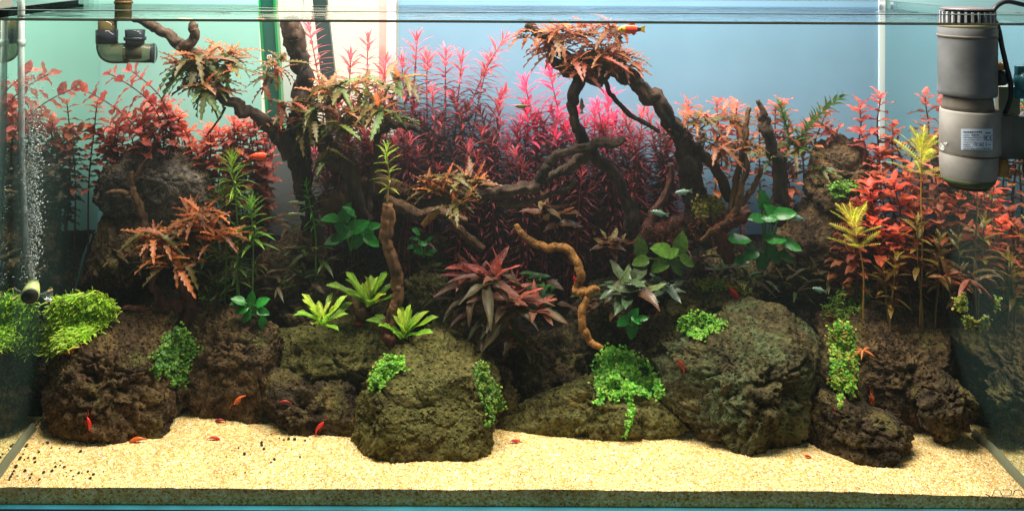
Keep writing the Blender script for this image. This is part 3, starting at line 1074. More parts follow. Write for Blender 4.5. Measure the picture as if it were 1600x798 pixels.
# ------------------------------------------------------------------ driftwood
def wood(name, label, branches, mat, seed=0, n=20, gnarl=0.34, rough=0.26, thin=0.78):
    """branches: lists of (px, py, depth, radius in px); the first is the trunk"""
    b0 = branches[0][0]
    root = empty(name, P(b0[0], b0[1], b0[2]), label, 'driftwood')
    for i, br in enumerate(branches):
        pts = [tuple(P(x, y, Y)) + (r * K(Y),) for x, y, Y, r in br]
        pts = catmull(pts, 11)
        for j_, q_ in enumerate(pts):              # crooks
            w_ = min(1.0, j_ / 6, (len(pts) - 1 - j_) / 6)
            q_ += np.array((0.24 * vnoise(np.array([[j_ * 0.23, seed, i]]), 5)[0], 0.24 * vnoise(np.array([[j_ * 0.23, seed, i + 50]]), 6)[0], 0.4 * vnoise(np.array([[j_ * 0.27, seed, i + 90]]), 7)[0], 0)) * q_[3] * w_
        path = [Vector(p[:3]) for p in pts]
        rad = [max(0.0006, p[3] * thin) for p in pts]
        v, f = tube_data(path, rad, n, rough, seed + i * 7, 1.0, gnarl)
        add_surf(v, f)
        obj('trunk' if i == 0 else 'branch', mesh_from('trunk', local(v, root.location), f, M[mat]), root)
    return root


wood('driftwood', 'slim brown branch reaching the water surface at upper left, with a dark upturned prong',
     [[(208, 30, .20, 5), (235, 42, .20, 8), (262, 55, .20, 9), (285, 74, .20, 11), (310, 92, .205, 10), (330, 125, .205, 13), (345, 150, .205, 12), (378, 172, .205, 12), (412, 190, .21, 14), (438, 210, .21, 17), (452, 245, .215, 15)],
      [(277, 78, .197, 8), (293, 70, .195, 9.5), (303, 55, .193, 9), (302, 40, .193, 8), (299, 35, .193, 4)],
      [(352, 168, .20, 2.2), (340, 190, .20, 2), (322, 214, .20, 1.6)]], 'wood_dark', 1)
wood('driftwood', 'thick black trunk rising to the water surface left of the bright gap',
     [[(450, 28, .225, 15), (462, 60, .225, 18), (466, 90, .225, 16), (474, 130, .225, 17), (470, 170, .225, 23), (464, 210, .225, 21), (466, 250, .228, 19), (474, 290, .23, 14), (486, 340, .235, 18), (492, 400, .24, 20)],
      [(478, 190, .215, 15), (505, 215, .21, 13), (530, 245, .21, 14), (552, 285, .21, 13), (566, 325, .212, 10), (578, 345, .215, 5)],
      [(655, 204, .205, 4), (642, 197, .205, 6), (618, 194, .205, 6.5), (596, 203, .207, 7), (588, 225, .21, 6), (590, 250, .21, 7), (580, 275, .212, 6), (577, 305, .215, 8), (572, 330, .215, 9)]], 'wood_black', 11, thin=0.9)
wood('driftwood', 'brown weathered log lying behind the black trunk',
     [[(500, 320, .26, 14), (540, 310, .26, 20), (580, 295, .255, 24), (615, 288, .25, 18), (640, 300, .25, 10)],
      [(600, 310, .24, 10), (640, 330, .235, 12), (690, 335, .23, 9), (730, 345, .23, 5)]], 'wood_brown', 17)
wood('driftwood', 'upright brown stick in the left centre with a small green stem plant at its top',
     [[(605, 318, .172, 8), (604, 345, .172, 10), (602, 372, .172, 9), (610, 402, .17, 8), (621, 436, .168, 10), (622, 462, .166, 9), (615, 485, .163, 8), (610, 512, .16, 9)]], 'wood_tan', 23, thin=1.0)
wood('driftwood', 'forked brown root cradling the right lime rosette',
     [[(598, 498, .165, 7), (606, 520, .16, 10), (620, 541, .155, 13), (642, 545, .152, 12), (660, 533, .155, 9), (684, 528, .158, 6)],
      [(628, 541, .150, 8), (642, 556, .147, 7), (660, 550, .147, 5)]], 'wood_red', 29)
wood('driftwood', 'short brown stub of wood under the middle lime rosette',
     [[(551, 462, .20, 8), (556, 474, .195, 10), (566, 488, .19, 10), (571, 497, .188, 8)]], 'wood_brown', 31)
wood('driftwood', 'big dark arching driftwood at right of centre holding up the floating clump of leaves',
     [[(858, 92, .19, 8), (878, 104, .19, 14), (905, 112, .19, 22), (935, 110, .19, 25), (962, 95, .19, 20), (977, 82, .19, 8)],
      [(822, 38, .195, 7), (842, 52, .195, 9), (862, 68, .193, 9), (890, 88, .19, 12), (915, 105, .19, 14)],
      [(915, 112, .19, 13), (902, 132, .19, 12), (893, 160, .19, 11), (897, 188, .19, 10), (912, 215, .192, 12), (930, 240, .195, 11), (952, 262, .20, 11), (968, 290, .205, 12), (982, 325, .21, 14), (990, 360, .215, 16)],
      [(950, 105, .195, 15), (985, 122, .195, 17), (1015, 148, .195, 18), (1040, 178, .197, 18), (1056, 205, .20, 18), (1070, 235, .205, 20), (1080, 270, .21, 24), (1086, 320, .215, 26), (1090, 370, .215, 28)],
      [(944, 124, .188, 4.5), (954, 145, .187, 5), (970, 165, .187, 5), (990, 182, .187, 5), (1012, 196, .188, 4.5), (1030, 205, .19, 4)],
      [(1072, 220, .205, 10), (1100, 240, .205, 12), (1122, 270, .205, 11), (1140, 305, .208, 10), (1152, 335, .21, 8)]], 'wood_black', 37, thin=0.74)
wood('driftwood', 'dark snaking branch running left from the arching driftwood',
     [[(976, 216, .187, 5), (960, 226, .185, 7), (940, 223, .183, 8), (915, 232, .18, 7.5), (885, 238, .178, 7), (864, 246, .178, 7), (853, 264, .178, 8), (842, 282, .178, 9), (820, 294, .178, 10), (780, 300, .18, 8), (740, 304, .183, 7), (690, 314, .19, 6), (655, 318, .195, 4)],
      [(922, 238, .19, 9), (898, 255, .19, 9), (875, 270, .19, 8), (856, 280, .188, 8)],
      [(900, 282, .182, 3), (885, 296, .18, 4), (860, 302, .18, 3.5), (835, 314, .178, 4.5), (806, 320, .178, 5), (775, 316, .18, 4)]], 'wood_dark', 43, thin=1.0)
wood('driftwood', 'bare golden driftwood twisting down to the rocks right of the red crypt',
     [[(806, 350, .20, 5), (814, 366, .195, 7), (830, 380, .185, 8), (850, 387, .175, 8), (872, 384, .165, 8.5), (890, 394, .158, 9), (903, 412, .152, 9), (908, 432, .15, 9), (902, 448, .15, 8), (897, 458, .15, 6)],
      [(896, 456, .150, 7), (910, 455, .146, 8), (926, 453, .146, 7), (937, 452, .148, 4)],
      [(918, 460, .146, 7), (912, 478, .143, 8), (908, 498, .14, 8), (913, 518, .137, 8), (924, 534, .133, 7), (942, 545, .128, 5)]], 'wood_gold', 51, gnarl=0.16, rough=0.16, thin=0.76)
wood('driftwood', 'tall thin brown twig at right beside the red leaves',
     [[(1171, 168, .185, 3.5), (1166, 190, .185, 5), (1163, 220, .185, 6.5), (1158, 245, .185, 6), (1152, 275, .187, 6.5), (1146, 315, .19, 7), (1138, 350, .195, 7)],
      [(1162, 236, .182, 5), (1166, 256, .18, 5), (1160, 285, .18, 6), (1153, 318, .18, 6), (1142, 340, .18, 6), (1126, 352, .182, 5), (1108, 364, .185, 4), (1095, 376, .187, 3)],
      [(1190, 262, .185, 4), (1182, 285, .185, 5), (1170, 304, .186, 5), (1158, 320, .187, 5)]], 'wood_brown', 57)
wood('driftwood', 'stubby black driftwood stump with a pointed tip, right of the thin brown twig',
     [[(1184, 157, .21, 4), (1189, 168, .21, 5), (1195, 182, .21, 10), (1197, 198, .21, 13), (1202, 214, .212, 10), (1210, 236, .214, 12), (1216, 268, .215, 14), (1216, 305, .22, 15), (1212, 345, .225, 18)]], 'wood_black', 63, gnarl=0.4)
wood('driftwood', 'reddish fuzzy log in the shade right of centre',
     [[(990, 385, .235, 10), (1020, 368, .23, 17), (1060, 356, .225, 20), (1105, 350, .222, 20), (1140, 342, .222, 16), (1170, 330, .225, 12)],
      [(1120, 360, .215, 13), (1135, 385, .212, 15), (1140, 410, .212, 10)],
      [(1010, 360, .23, 8), (1030, 320, .235, 8), (1048, 285, .235, 6), (1050, 255, .235, 4)]], 'wood_red', 71, gnarl=0.5, rough=0.35)
wood('driftwood', 'forked brown twig standing in front of the left rear boulders',
     [[(206, 268, .205, 4), (207, 285, .205, 5), (210, 305, .204, 6.5), (219, 330, .203, 7), (226, 355, .202, 6.5), (233, 385, .20, 6)],
      [(230, 248, .207, 2), (222, 258, .206, 3), (212, 276, .205, 4)],
      [(166, 302, .205, 3), (180, 299, .204, 4), (196, 301, .204, 4), (208, 303, .204, 4)]], 'wood_brown', 79)
wood('driftwood', 'reddish stump and root under the orange epiphyte at the left',
     [[(284, 404, .20, 5), (284, 430, .20, 7), (288, 455, .197, 10), (292, 480, .195, 15), (296, 512, .193, 18)],
      [(246, 388, .195, 6), (240, 412, .192, 7), (237, 440, .188, 6), (245, 462, .184, 8), (260, 476, .182, 9), (285, 478, .182, 9)],
      [(192, 481, .178, 4), (215, 484, .178, 6), (240, 487, .178, 6), (266, 484, .18, 7)]], 'wood_red', 83)
wood('driftwood', 'small pale brown peg of wood below the olive epiphyte in the centre',
     [[(686, 327, .192, 6), (672, 340, .188, 6.5), (660, 352, .186, 5)]], 'wood_gold', 89)
wood('driftwood', 'brown slanting twig behind the red crypt',
     [[(700, 340, .215, 5), (720, 360, .21, 7), (740, 377, .207, 8), (756, 390, .205, 7)]], 'wood_brown', 91)

# dry things found again: a ray from the lens to what is solid
co, q = [], []
sx, sy = np.meshgrid(np.linspace(XL, XR, 120), np.linspace(0.002, YB, 60))
zz = np.array([ground_z(a, b) for a, b in zip(sx.ravel(), sy.ravel())])
gi = np.arange(120 * 60).reshape(60, 120)
add_surf(np.stack([sx.ravel(), sy.ravel(), zz], 1), np.stack([gi[:-1, :-1], gi[:-1, 1:], gi[1:, 1:], gi[1:, :-1]], -1).reshape(-1, 4))
BVH = BVHTree.FromPolygons(SURF_V, SURF_F)


def hit(px, py):
    d = (P(px, py, 0.3) - EYE).normalized()
    p, n, i, t = BVH.ray_cast(EYE, d, 4.0)
    if p is None:
        return P(px, py, 0.30), Vector((0, -0.5, 0.8))
    if n.dot(d) > 0:
        n = -n
    return p, n


def drop(x, y, z):
    p, n, i, t = BVH.ray_cast(Vector((x, y, z)), Vector((0, 0, -1)), 2.0)
    return p.z if p is not None else ground_z(x, y)


# ------------------------------------------------------------------ leaves
def prof_ell(t, w, p=0.5):
    return w * (math.sin(math.pi * min(1, max(0, t)) ** p) ** 0.85) if 0 < t < 1 else 0.0


def leaf_data(kind, var=0):
    rg = random.Random(kind + str(var))
    n, cols = 6, (-1, -0.5, 0, 0.5, 1)
    cup, droop, wave, stalk = 0.25, 0.25, 0.0, 0.0
    if kind == 'anubias':
        w = lambda t: 0.30 * math.sin(math.pi * min(1, t) ** 0.72) ** 0.62 if t < 1 else 0
        cup, droop, wave = 0.12, 0.22, 0.02
        n = 6
    elif kind == 'crypt':
        w = lambda t: prof_ell(t, 0.125, 0.85)
        cup, droop, wave = 0.5, 0.28 + 0.12 * var, 0.03
        n = 7
    elif kind == 'bucep':
        w = lambda t: prof_ell(t, 0.19, 0.8)
        cup, droop, wave = 0.3, 0.25, 0.035
    elif kind == 'needle':
        w = lambda t: prof_ell(t, 0.052, 0.8)
        cols = (-1, 0, 1)
        cup, droop = 0.4, 0.28 + 0.15 * var
        n = 5
    elif kind == 'lance':
        w = lambda t: prof_ell(t, 0.095, 0.8)
        cols = (-1, 0, 1)
        cup, droop = 0.4, 0.3 + 0.1 * var
        n = 6
    elif kind == 'ludwigia':
        w = lambda t: 0.23 * math.sin(math.pi * t ** 0.75) ** 0.8 if 0 < t < 1 else 0
        cup, droop, wave = 0.3, 0.16 + 0.14 * var, 0.07
        n = 5
    elif kind == 'spat':
        w = lambda t: (0.055 + 0.085 * t ** 1.2) * (1 if t < 0.86 else max(0.0, (1 - t) / 0.14) ** 0.5)
        cup, droop, wave = 0.35, 0.16 + 0.08 * var, 0.028
        n = 7
    elif kind == 'pinna':
        n = 12
        base = lambda t: 0.135 * math.sin(math.pi * (0.06 + 0.94 * t) ** 0.8) ** 0.7 if t < 1 else 0.0
        cols = (-1, 0, 1)
        cup, droop = 0.3, 0.30 + 0.25 * var
        w = base
    v, f = [], []
    if kind == 'feather':
        m = 13
        for i in range(m + 1):
            t = i / m
            z = -0.2 * t * t
            v += [(t, -0.012, z), (t, 0.012, z)]
        for i in range(m):
            f.append((2 * i, 2 * i + 1, 2 * i + 3, 2 * i + 2))
        for i in range(1, m):
            t = i / m
            L = 0.24 * math.sin(math.pi * (0.12 + 0.86 * t)) ** 0.7
            for s in (-1, 1):
                z = -0.2 * t * t
                b = len(v)
                v += [(t - 0.018, s * 0.008, z), (t + 0.02, s * 0.008, z), (t + L * 0.62, s * L * 0.85, z - 0.03)]
                f.append((b, b + 1, b + 2) if s < 0 else (b + 2, b + 1, b))
        return v, f
    ph = rg.random() * 6
    for i in range(n + 1):
        t = i / n
        if kind == 'pinna':
            ww = w(t) * (1.0 if i % 2 else 0.48)
            xx = [t + (0.05 if i % 2 else -0.01), t, t + (0.05 if i % 2 else -0.01)]
        else:
            ww = w(t)
            xx = [t] * len(cols)
        ww = max(ww, 0.008)
        for c, x in zip(cols, xx):
            z = -droop * t * t + cup * abs(c) * ww + wave * abs(c) * math.sin(t * 11 + ph + (1.5 if c > 0 else 0))
            y = c * ww + 0.03 * math.sin(t * 3 + ph) * t
            v.append((x, y, z))
    m = len(cols)
    for i in range(n):
        for k in range(m - 1):
            a = i * m + k
            f.append((a, a + m, a + m + 1, a + 1))
    return v, f


LEAF = {}


def leaf_mesh(kind, var, mat):
    key = (kind, var, mat)
    if key not in LEAF:
        v, f = leaf_data(kind, var)
        LEAF[key] = (mesh_from('leaf', v, f, M[mat]), np.array(v, float), f)
    return LEAF[key]


def basis(d, nh, L, ws=1.0):
    d = Vector(d).normalized()
    nh = Vector(nh)
    n = nh - d * nh.dot(d)
    if n.length < 1e-4:
        n = Vector((0, -1, 0.3)) - d * d.dot(Vector((0, -1, 0.3)))
    n.normalize()
    s = n.cross(d)
    m = Matrix.Identity(4)
    for r in range(3):
        m[r][0], m[r][1], m[r][2] = d[r] * L, s[r] * L * ws, n[r] * L
    return m


def jit(c, a=0.18, h=0.10):
    k = 1 + random.uniform(-a, a)
    return tuple(min(1.0, max(0.001, x * k * (1 + random.uniform(-h, h)))) for x in c[:3]) + (1.0,)


def mixc(a, b, t):
    return tuple(x + (y - x) * t for x, y in zip(a[:3], b[:3])) + (1.0,)


def put_leaf(parent, kind, var, base, d, nh, L, col, ws=1.0, mat='leaf', name='leaf'):
    me = leaf_mesh(kind, var, mat)[0]
    d = Vector(d).normalized()
    room = ZW - 0.003 - (parent.location.z + base.z)
    if d.z * L > room:
        d.z = max(-0.5, room / L)
    o = obj(name, me, parent)
    m = basis(d, nh, L, ws)
    m.translation = base
    o.matrix_basis = m
    o.color = col
    return o


class Merge:
    def __init__(self):
        self.v, self.f, self.c, self.n = [], [], [], 0

    def leaf(self, kind, var, base, d, nh, L, col, ws=1.0):
        _, v, f = leaf_mesh(kind, var, 'leaf')
        m = np.array(basis(d, nh, L, ws))
        p = v @ m[:3, :3].T + np.array(base)
        self.v.append(p)
        self.f += [tuple(i + self.n for i in q) for q in f]
        self.c.append(np.tile(col[:3], (len(p), 1)))
        self.n += len(p)

    def build(self, name, mat, parent, kind='stuff'):
        if not self.n:
            return None
        me = mesh_from(name, np.concatenate(self.v), self.f, M[mat])
        a = me.color_attributes.new('Col', 'FLOAT_COLOR', 'POINT')
        c = np.ones((self.n, 4), np.float32)
        c[:, :3] = np.concatenate(self.c)
        a.data.foreach_set('color', c.ravel())
        return obj(name, me, parent, kind=kind)


def stem_plant(name, label, group, top, bx, Y, ctop, clow, kind, Lpx, gap, per, nodes_ind=7, stem_col=None, low_len=1.0, bend=0.0, cat='plant', apex=0.55, ws=1.0, mat='leaf', maxpx=260, spread=1.0, Ytop=None, by=None):
    k = K(Y)
    Yt = Y if Ytop is None else Ytop
    T = P(top[0], top[1], Yt)
    if by is not None:
        B = P(bx, by, Y)
    else:
        B = P(bx, 400, Y)
        B.z = drop(B.x, Y, T.z + 0.02) - 0.004
    ctl = B.lerp(T, 0.5) + Vector(((B.x - T.x) * 0.35 + bend * k, 0, 0.12 * (T - B).length))
    pts = [B * (1 - t) ** 2 + ctl * 2 * t * (1 - t) + T * t * t for t in np.linspace(0, 1, 25)]
    wa, wb = random.uniform(0, 6), random.uniform(0, 6)
    for i in range(1, 25):
        t = i / 24
        pts[i] = pts[i] + Vector((math.sin(t * 7 + wa) - math.sin(wa), 0.6 * (math.sin(t * 6 + wb) - math.sin(wb)), 0)) * 3.5 * k * t * (1 - t) * 2
    L = sum((pts[i + 1] - pts[i]).length for i in range(24))
    root = empty(name, B, label, cat, group)
    rad = [(1.6 - 0.7 * i / 24) * k for i in range(25)]
    v, f = tube_data(pts, rad, 5)
    so = obj('stem', mesh_from('stem', local(v, B), f, M['stem']), root)
    so.color = stem_col or mixc(clow, ctop, 0.3)

    def at(s):                                # s metres below the tip
        x = max(0.0, 1 - s / L) * 24
        i = min(23, int(x))
        p = pts[i].lerp(pts[i + 1], x - i)
        return p, (pts[i + 1] - pts[i]).normalized()
    mg = Merge()
    nn = int(min(L * 0.92, maxpx * k) / (gap * k))
    ph = random.random() * 6
    for j in range(nn):
        s = (j * gap + random.uniform(-1, 1)) * k * (0.5 + 0.5 * min(1, j / 4))
        p, ax = at(s)
        a = Vector((1, 0, 0)) if abs(ax.x) < 0.8 else Vector((0, 1, 0))
        u = (a - ax * a.dot(ax)).normalized()
        w = ax.cross(u)
        age = min(1.0, j / 5.0)
        for q in range(per):
            an = ph + q * 2 * math.pi / per + (j % 2) * math.pi / per + random.uniform(-.25, .25)
            rd = u * math.cos(an) + w * math.sin(an)
            el = ((0.25 + 0.95 * age) if kind != 'ludwigia' else (0.62 + 0.62 * age)) * spread + random.uniform(-.2, .25)
            d = ax * math.cos(el) + rd * math.sin(el)
            ln = Lpx * k * (apex + (1 - apex) * min(1, j / 3.0)) * random.uniform(0.78, 1.15)
            if j > nodes_ind:
                ln *= low_len
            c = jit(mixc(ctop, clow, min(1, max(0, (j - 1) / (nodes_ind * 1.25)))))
            nh = ax * 0.9 - rd * 0.2 + Vector((0, 0, 0.35))
            b = p + rd * 1.0 * k
            if j < nodes_ind:
                put_leaf(root, kind, random.randrange(2), b - B, d, nh, ln, c, ws, mat)
            else:
                mg.leaf(kind, random.randrange(2), b - B, d, nh, ln, c, ws)
    mg.build('lower_leaves', 'leafv', root)
    return root


def rosette(name, label, group, at, Y, Rpx, n, cols, kind, el=(85, -15), cat='plant', ws=1.0, mat='leaf', squash=1.0, roots=0, lean=(0, 0), crown=0.12, P0=None, heads=1, spread=(1.0, 0.6)):
    k = K(Y)
    C = P(at[0], at[1], Y) if P0 is None else Vector(P0)
    root = empty(name, C, label, cat, group)
    for i in range(n):
        t = (i + 0.5) / n
        e = math.radians(el[0] + (el[1] - el[0]) * t + random.uniform(-9, 9))
        an = i * 2.39996 + random.uniform(-.3, .3)
        d = Vector((math.cos(an) * math.cos(e), math.sin(an) * math.cos(e) * 0.85, math.sin(e) * squash))
        d += Vector((lean[0], 0, lean[1]))
        ln = Rpx * k * (0.55 + 0.45 * t ** 0.5) * random.uniform(0.75, 1.12)
        b = Vector((random.uniform(-1, 1), random.uniform(-1, 1), random.uniform(-.6, 1))) * Rpx * k * crown
        if heads > 1:
            hx = (i % heads) / (heads - 1) * 2 - 1
            hz = math.sin((i % heads) * 2.4)
            b += Vector((hx * spread[0], 0.3 * math.cos((i % heads) * 1.9), hz * spread[1])) * Rpx * k
            d += Vector((hx * 0.35, 0, 0))
        c = cols[min(len(cols) - 1, int(t * len(cols) + random.uniform(-.5, .5)) if t * len(cols) > 0.5 else 0)]
        put_leaf(root, kind, random.randrange(2), b, d, Vector((0, -0.25, 1)) + Vector((random.uniform(-.3, .3), random.uniform(-.3, .3), 0)), ln, jit(c, .22, .12), ws, mat)
    if roots:
        parts = []
        for i in range(roots):
            x0 = random.uniform(-.35, .35) * Rpx
            pts = [Vector((x0, random.uniform(-6, 6), -2)) * k]
            for j in range(4):
                pts.append(pts[-1] + Vector((random.uniform(-4, 4), random.uniform(-3, 3), random.uniform(-11, -4))) * k)
            parts.append(tube_data(catmull(pts, 3), [0.55 * k] * 13, 4))
        v, f = merge(parts)
        o = obj('roots', mesh_from('roots', v, f, M['stem']), root, kind='stuff')
        o.color = S(60, 48, 34)
    return root


# ---- needle-leaved pink stems behind the driftwood
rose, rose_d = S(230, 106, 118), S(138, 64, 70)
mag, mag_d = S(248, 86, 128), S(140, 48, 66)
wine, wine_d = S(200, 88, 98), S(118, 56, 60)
G1 = 'pink needle-leaved stem plants'
tall = [((575, 62), 570, .30, 'rosy needle-leaved stem standing tall at the left of the bright gap'),
        ((548, 86), 540, .305, 'rosy needle-leaved stem just right of the black trunk in front of the bright gap'),
        ((602, 98), 590, .30, 'shorter rosy needle-leaved stem in front of the pink reflection strip'),
        ((651, 62), 645, .30, 'rosy needle-leaved stem with star tip right of the blue panel edge'),
        ((628, 96), 632, .31, 'rosy needle-leaved stem in front of the white post'),
        ((668, 90), 662, .295, 'rosy needle-leaved stem with a broad star tip a little right of the panel edge'),
        ((697, 84), 690, .30, 'rosy needle-leaved stem in the middle of the left pink group'),
        ((722, 92), 706, .31, 'rosy needle-leaved stem leaning slightly right in the left pink group'),
        ((788, 62), 690, .285, 'tallest pink stem leaning far right towards the floating leaf clump'),
        ((765, 92), 715, .305, 'thin pink stem slanting right under the tallest leaning stem'),
        ((787, 146), 720, .29, 'low pink stem slanting right with spiky tip beside the blue panel centre'),
        ((482, 40), 520, .275, 'pink stem reaching the water surface right behind the black trunk'),
        ((820, 128), 850, .295, 'pink stem leaning left below the floating leaf clump'),
        ((858, 112), 895, .30, 'tall pink stem leaning left below the floating leaf clump'),
        ((950, 148), 950, .31, 'pink star-tipped stem standing between the two arms of the arching driftwood'),
        ((824, 170), 826, .285, 'hot pink stem tip glowing brightest in the centre of the thicket'),
        ((930, 172), 925, .29, 'hot pink stem tip right behind the left arm of the arching driftwood'),
        ((752, 205), 748, .28, 'rosy stem tip left of the brightest pink stem')]
for (tp, bx, Y, lb) in tall:
    hot = tp[0] > 800
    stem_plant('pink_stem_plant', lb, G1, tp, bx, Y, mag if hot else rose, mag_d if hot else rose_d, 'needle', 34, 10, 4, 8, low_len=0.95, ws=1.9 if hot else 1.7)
fill = [(530, 150), (560, 170), (588, 150), (612, 160), (640, 150), (655, 190), (676, 140), (690, 190), (708, 150), (730, 170), (745, 240), (770, 215), (790, 235), (808, 205), (840, 190),
        (845, 215), (862, 175), (868, 210), (885, 195), (940, 195), (958, 185), (972, 205), (985, 190), (1000, 215), (1012, 180), (1030, 205), (1042, 230), (960, 250), (1010, 262), (930, 265), (905, 290),
        (870, 300), (720, 225), (670, 232), (640, 250), (620, 215), (570, 235), (760, 275), (800, 265), (545, 215)]
def region(x):
    for lim, ph in ((620, 'in front of the bright gap'), (700, 'at the left end of the blue panel'), (780, 'left of the hot pink tips'), (880, 'among the hot pink tips'),
                    (960, 'behind the arch of driftwood'), (2000, 'right of the driftwood arch')):
        if x < lim:
            return ph


for i, (x, y) in enumerate(fill):
    Y = .27 + .06 * ((i * 37) % 17) / 17
    bright = 770 < x < 960 and y < 240
    rg_ = region(x)
    stem_plant('pink_stem_plant', 'wine-pink needle-leaved stem in the thicket ' + rg_, 'crowded wine-pink stems ' + rg_, (x, y), x + ((i * 53) % 71) - 35, Y,
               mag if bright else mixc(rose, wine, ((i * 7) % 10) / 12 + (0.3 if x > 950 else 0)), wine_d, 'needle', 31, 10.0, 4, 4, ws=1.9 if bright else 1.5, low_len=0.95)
for i in range(112):
    x = (525 + 540 * ((i * 0.61803) % 1)) if i < 100 else 492 + 10 * (i - 100)
    y = 165 + 150 * ((i * 0.7548) % 1)
    Y = .255 + .07 * ((i * 0.569) % 1)
    bright = 780 < x < 950 and y < 235
    rg_ = region(x)
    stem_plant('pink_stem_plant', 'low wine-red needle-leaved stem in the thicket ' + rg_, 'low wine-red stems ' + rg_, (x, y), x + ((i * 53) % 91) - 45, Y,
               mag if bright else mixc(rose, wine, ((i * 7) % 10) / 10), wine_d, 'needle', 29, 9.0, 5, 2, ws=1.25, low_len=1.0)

# ---- red broad-leaved stems at both rear corners
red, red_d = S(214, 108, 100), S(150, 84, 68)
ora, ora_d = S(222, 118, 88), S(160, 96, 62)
G2 = 'red broad-leaved stem plants'
left = [((128, 140), 215, .255, 40, 'red broad-leaved stem arching furthest left in front of the rear corner'),
        ((172, 116), 250, .265, 40, 'red broad-leaved stem with the big leaves right below the elbow pipe'),
        ((206, 112), 262, .27, 30, 'red broad-leaved stem crossing under the mouth of the elbow pipe'),
        ((225, 150), 270, .28, 20, 'red broad-leaved stem right of the elbow pipe, its leaves pointing at the epiphyte'),
        ((188, 180), 240, .275, 20, 'orange-red broad-leaved stem above the dark rounded boulder'),
        ((242, 192), 275, .285, 10, 'orange-red broad-leaved stem on the right above the dark rounded boulder'),
        ((290, 205), 300, .29, 0, 'rusty broad-leaved stem between boulder and slim branch'),
        ((330, 200), 325, .30, 0, 'red broad-leaved stem under the left epiphyte'),
        ((362, 215), 350, .295, 0, 'red broad-leaved stem behind the feathery green top'),
        ((398, 200), 380, .29, -10, 'bright red broad-leaved stem left of the black trunk'),
        ((418, 212), 405, .285, 0, 'red broad-leaved stem touching the slim branch above the red fish'),
        ((345, 250), 340, .28, 0, 'rusty low broad-leaved stem beside the dark boulder'),
        ((405, 268), 400, .28, 0, 'orange broad-leaved stem below the red fish'),
        ((262, 168), 290, .30, 0, 'rusty broad-leaved stem furthest back in the left corner'),
        ((140, 205), 175, .28, 15, 'dull red broad-leaved stem low beside the left glass'),
        ((165, 240), 180, .29, 10, 'olive-red broad-leaved stem against the left rear corner')]
for i, (tp, bx, Y, bend, lb) in enumerate(left):
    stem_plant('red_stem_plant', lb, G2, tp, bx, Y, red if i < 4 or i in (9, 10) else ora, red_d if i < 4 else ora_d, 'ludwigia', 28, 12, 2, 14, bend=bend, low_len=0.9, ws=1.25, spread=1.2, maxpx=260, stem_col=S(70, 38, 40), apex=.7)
def lr_(x):
    return 'above the dark rounded boulder' if x < 250 else 'right of the dark rounded boulder' if x < 340 else 'left of the black trunk'


for i in range(40):
    x = 152 + 275 * ((i * 0.61803) % 1)
    y = 178 + 75 * ((i * 0.7548) % 1) - (20 if x < 260 else 0)
    stem_plant('red_stem_plant', 'rusty-red broad-leaved stem crowded ' + lr_(x), 'crowded red stems ' + lr_(x), (x, y), x + ((i * 53) % 41) - 15, .275 + .045 * ((i * 0.569) % 1),
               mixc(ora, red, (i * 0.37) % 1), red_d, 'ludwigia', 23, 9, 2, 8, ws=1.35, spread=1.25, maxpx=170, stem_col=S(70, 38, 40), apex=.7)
right = [((1376, 150), 1385, .29, red, 'red broad-leaved stem tallest beside the pale vertical strip'),
         ((1345, 165), 1350, .295, red, 'red broad-leaved stem left of the pale vertical strip'),
         ((1345, 205), 1352, .28, red, 'red broad-leaved stem above the rough rock on the right mound'),
         ((1395, 200), 1392, .275, ora, 'orange-red broad-leaved stem right of the pale vertical strip'),
         ((1372, 235), 1375, .265, ora, 'orange-red broad-leaved stem lower beside the right mound'),
         ((1300, 205), 1305, .31, red, 'small red tip peeping over the right mound'),
         ((1262, 200), 1265, .31, red, 'small red tip left of the right mound top'),
         ((1225, 160), 1230, .30, red, 'red broad-leaved stem behind the toothed green stem'),
         ((1212, 168), 1205, .305, red, 'red broad-leaved stem right behind the black stump'),
         ((1150, 165), 1150, .30, red, 'red broad-leaved stem left of the thin brown twig'),
         ((1120, 160), 1112, .30, red, 'red broad-leaved stem with slanting leaves over the orange epiphyte'),
         ((1076, 158), 1080, .305, red, 'red broad-leaved stem touching the thick arm of the arching driftwood'),
         ((1420, 265), 1420, .24, ora, 'orange-red broad-leaved stem behind the yellow feathery top'),
         ((1395, 285), 1405, .22, S(232, 96, 70), 'bright scarlet stem tip left of the yellow feathery top'),
         ((1358, 290), 1372, .215, S(234, 96, 72), 'bright scarlet five-leaved tip on the edge of the right mound'),
         ((1372, 348), 1395, .195, S(236, 102, 74), 'bright scarlet stem tip lowest, beside the small yellow feathery plant'),
         ((1400, 360), 1412, .19, S(230, 100, 70), 'scarlet stem tip right of the lowest scarlet tip'),
         ((1448, 330), 1450, .21, ora, 'orange-red stem below the pump at its left'),
         ((1480, 345), 1478, .205, ora_d, 'dull orange stem under the middle of the pump'),
         ((1525, 370), 1520, .19, ora, 'orange stem right under the pump'),
         ((1555, 345), 1545, .175, ora, 'orange-red stem right of the pump bottom'),
         ((1540, 400), 1530, .17, ora, 'low orange-red stem near the right glass'),
         ((1470, 395), 1470, .195, ora_d, 'low rusty stem in the gloom under the pump')]
for i, (tp, bx, Y, c, lb) in enumerate(right):
    big = i in (13, 14, 15, 16)
    stem_plant('red_stem_plant', lb, G2, tp, bx + (((i * 37) % 61) - 30 if i > 11 else ((i * 37) % 31) - 15), Y, c, ora_d if c is not red else red_d, 'ludwigia', 30 if big else 27, 11.5, 2, 10, low_len=0.9, maxpx=75 if i > 11 else 130, ws=1.15 if i > 11 else 1.25, spread=1.2, stem_col=S(90, 44, 36), apex=.7)
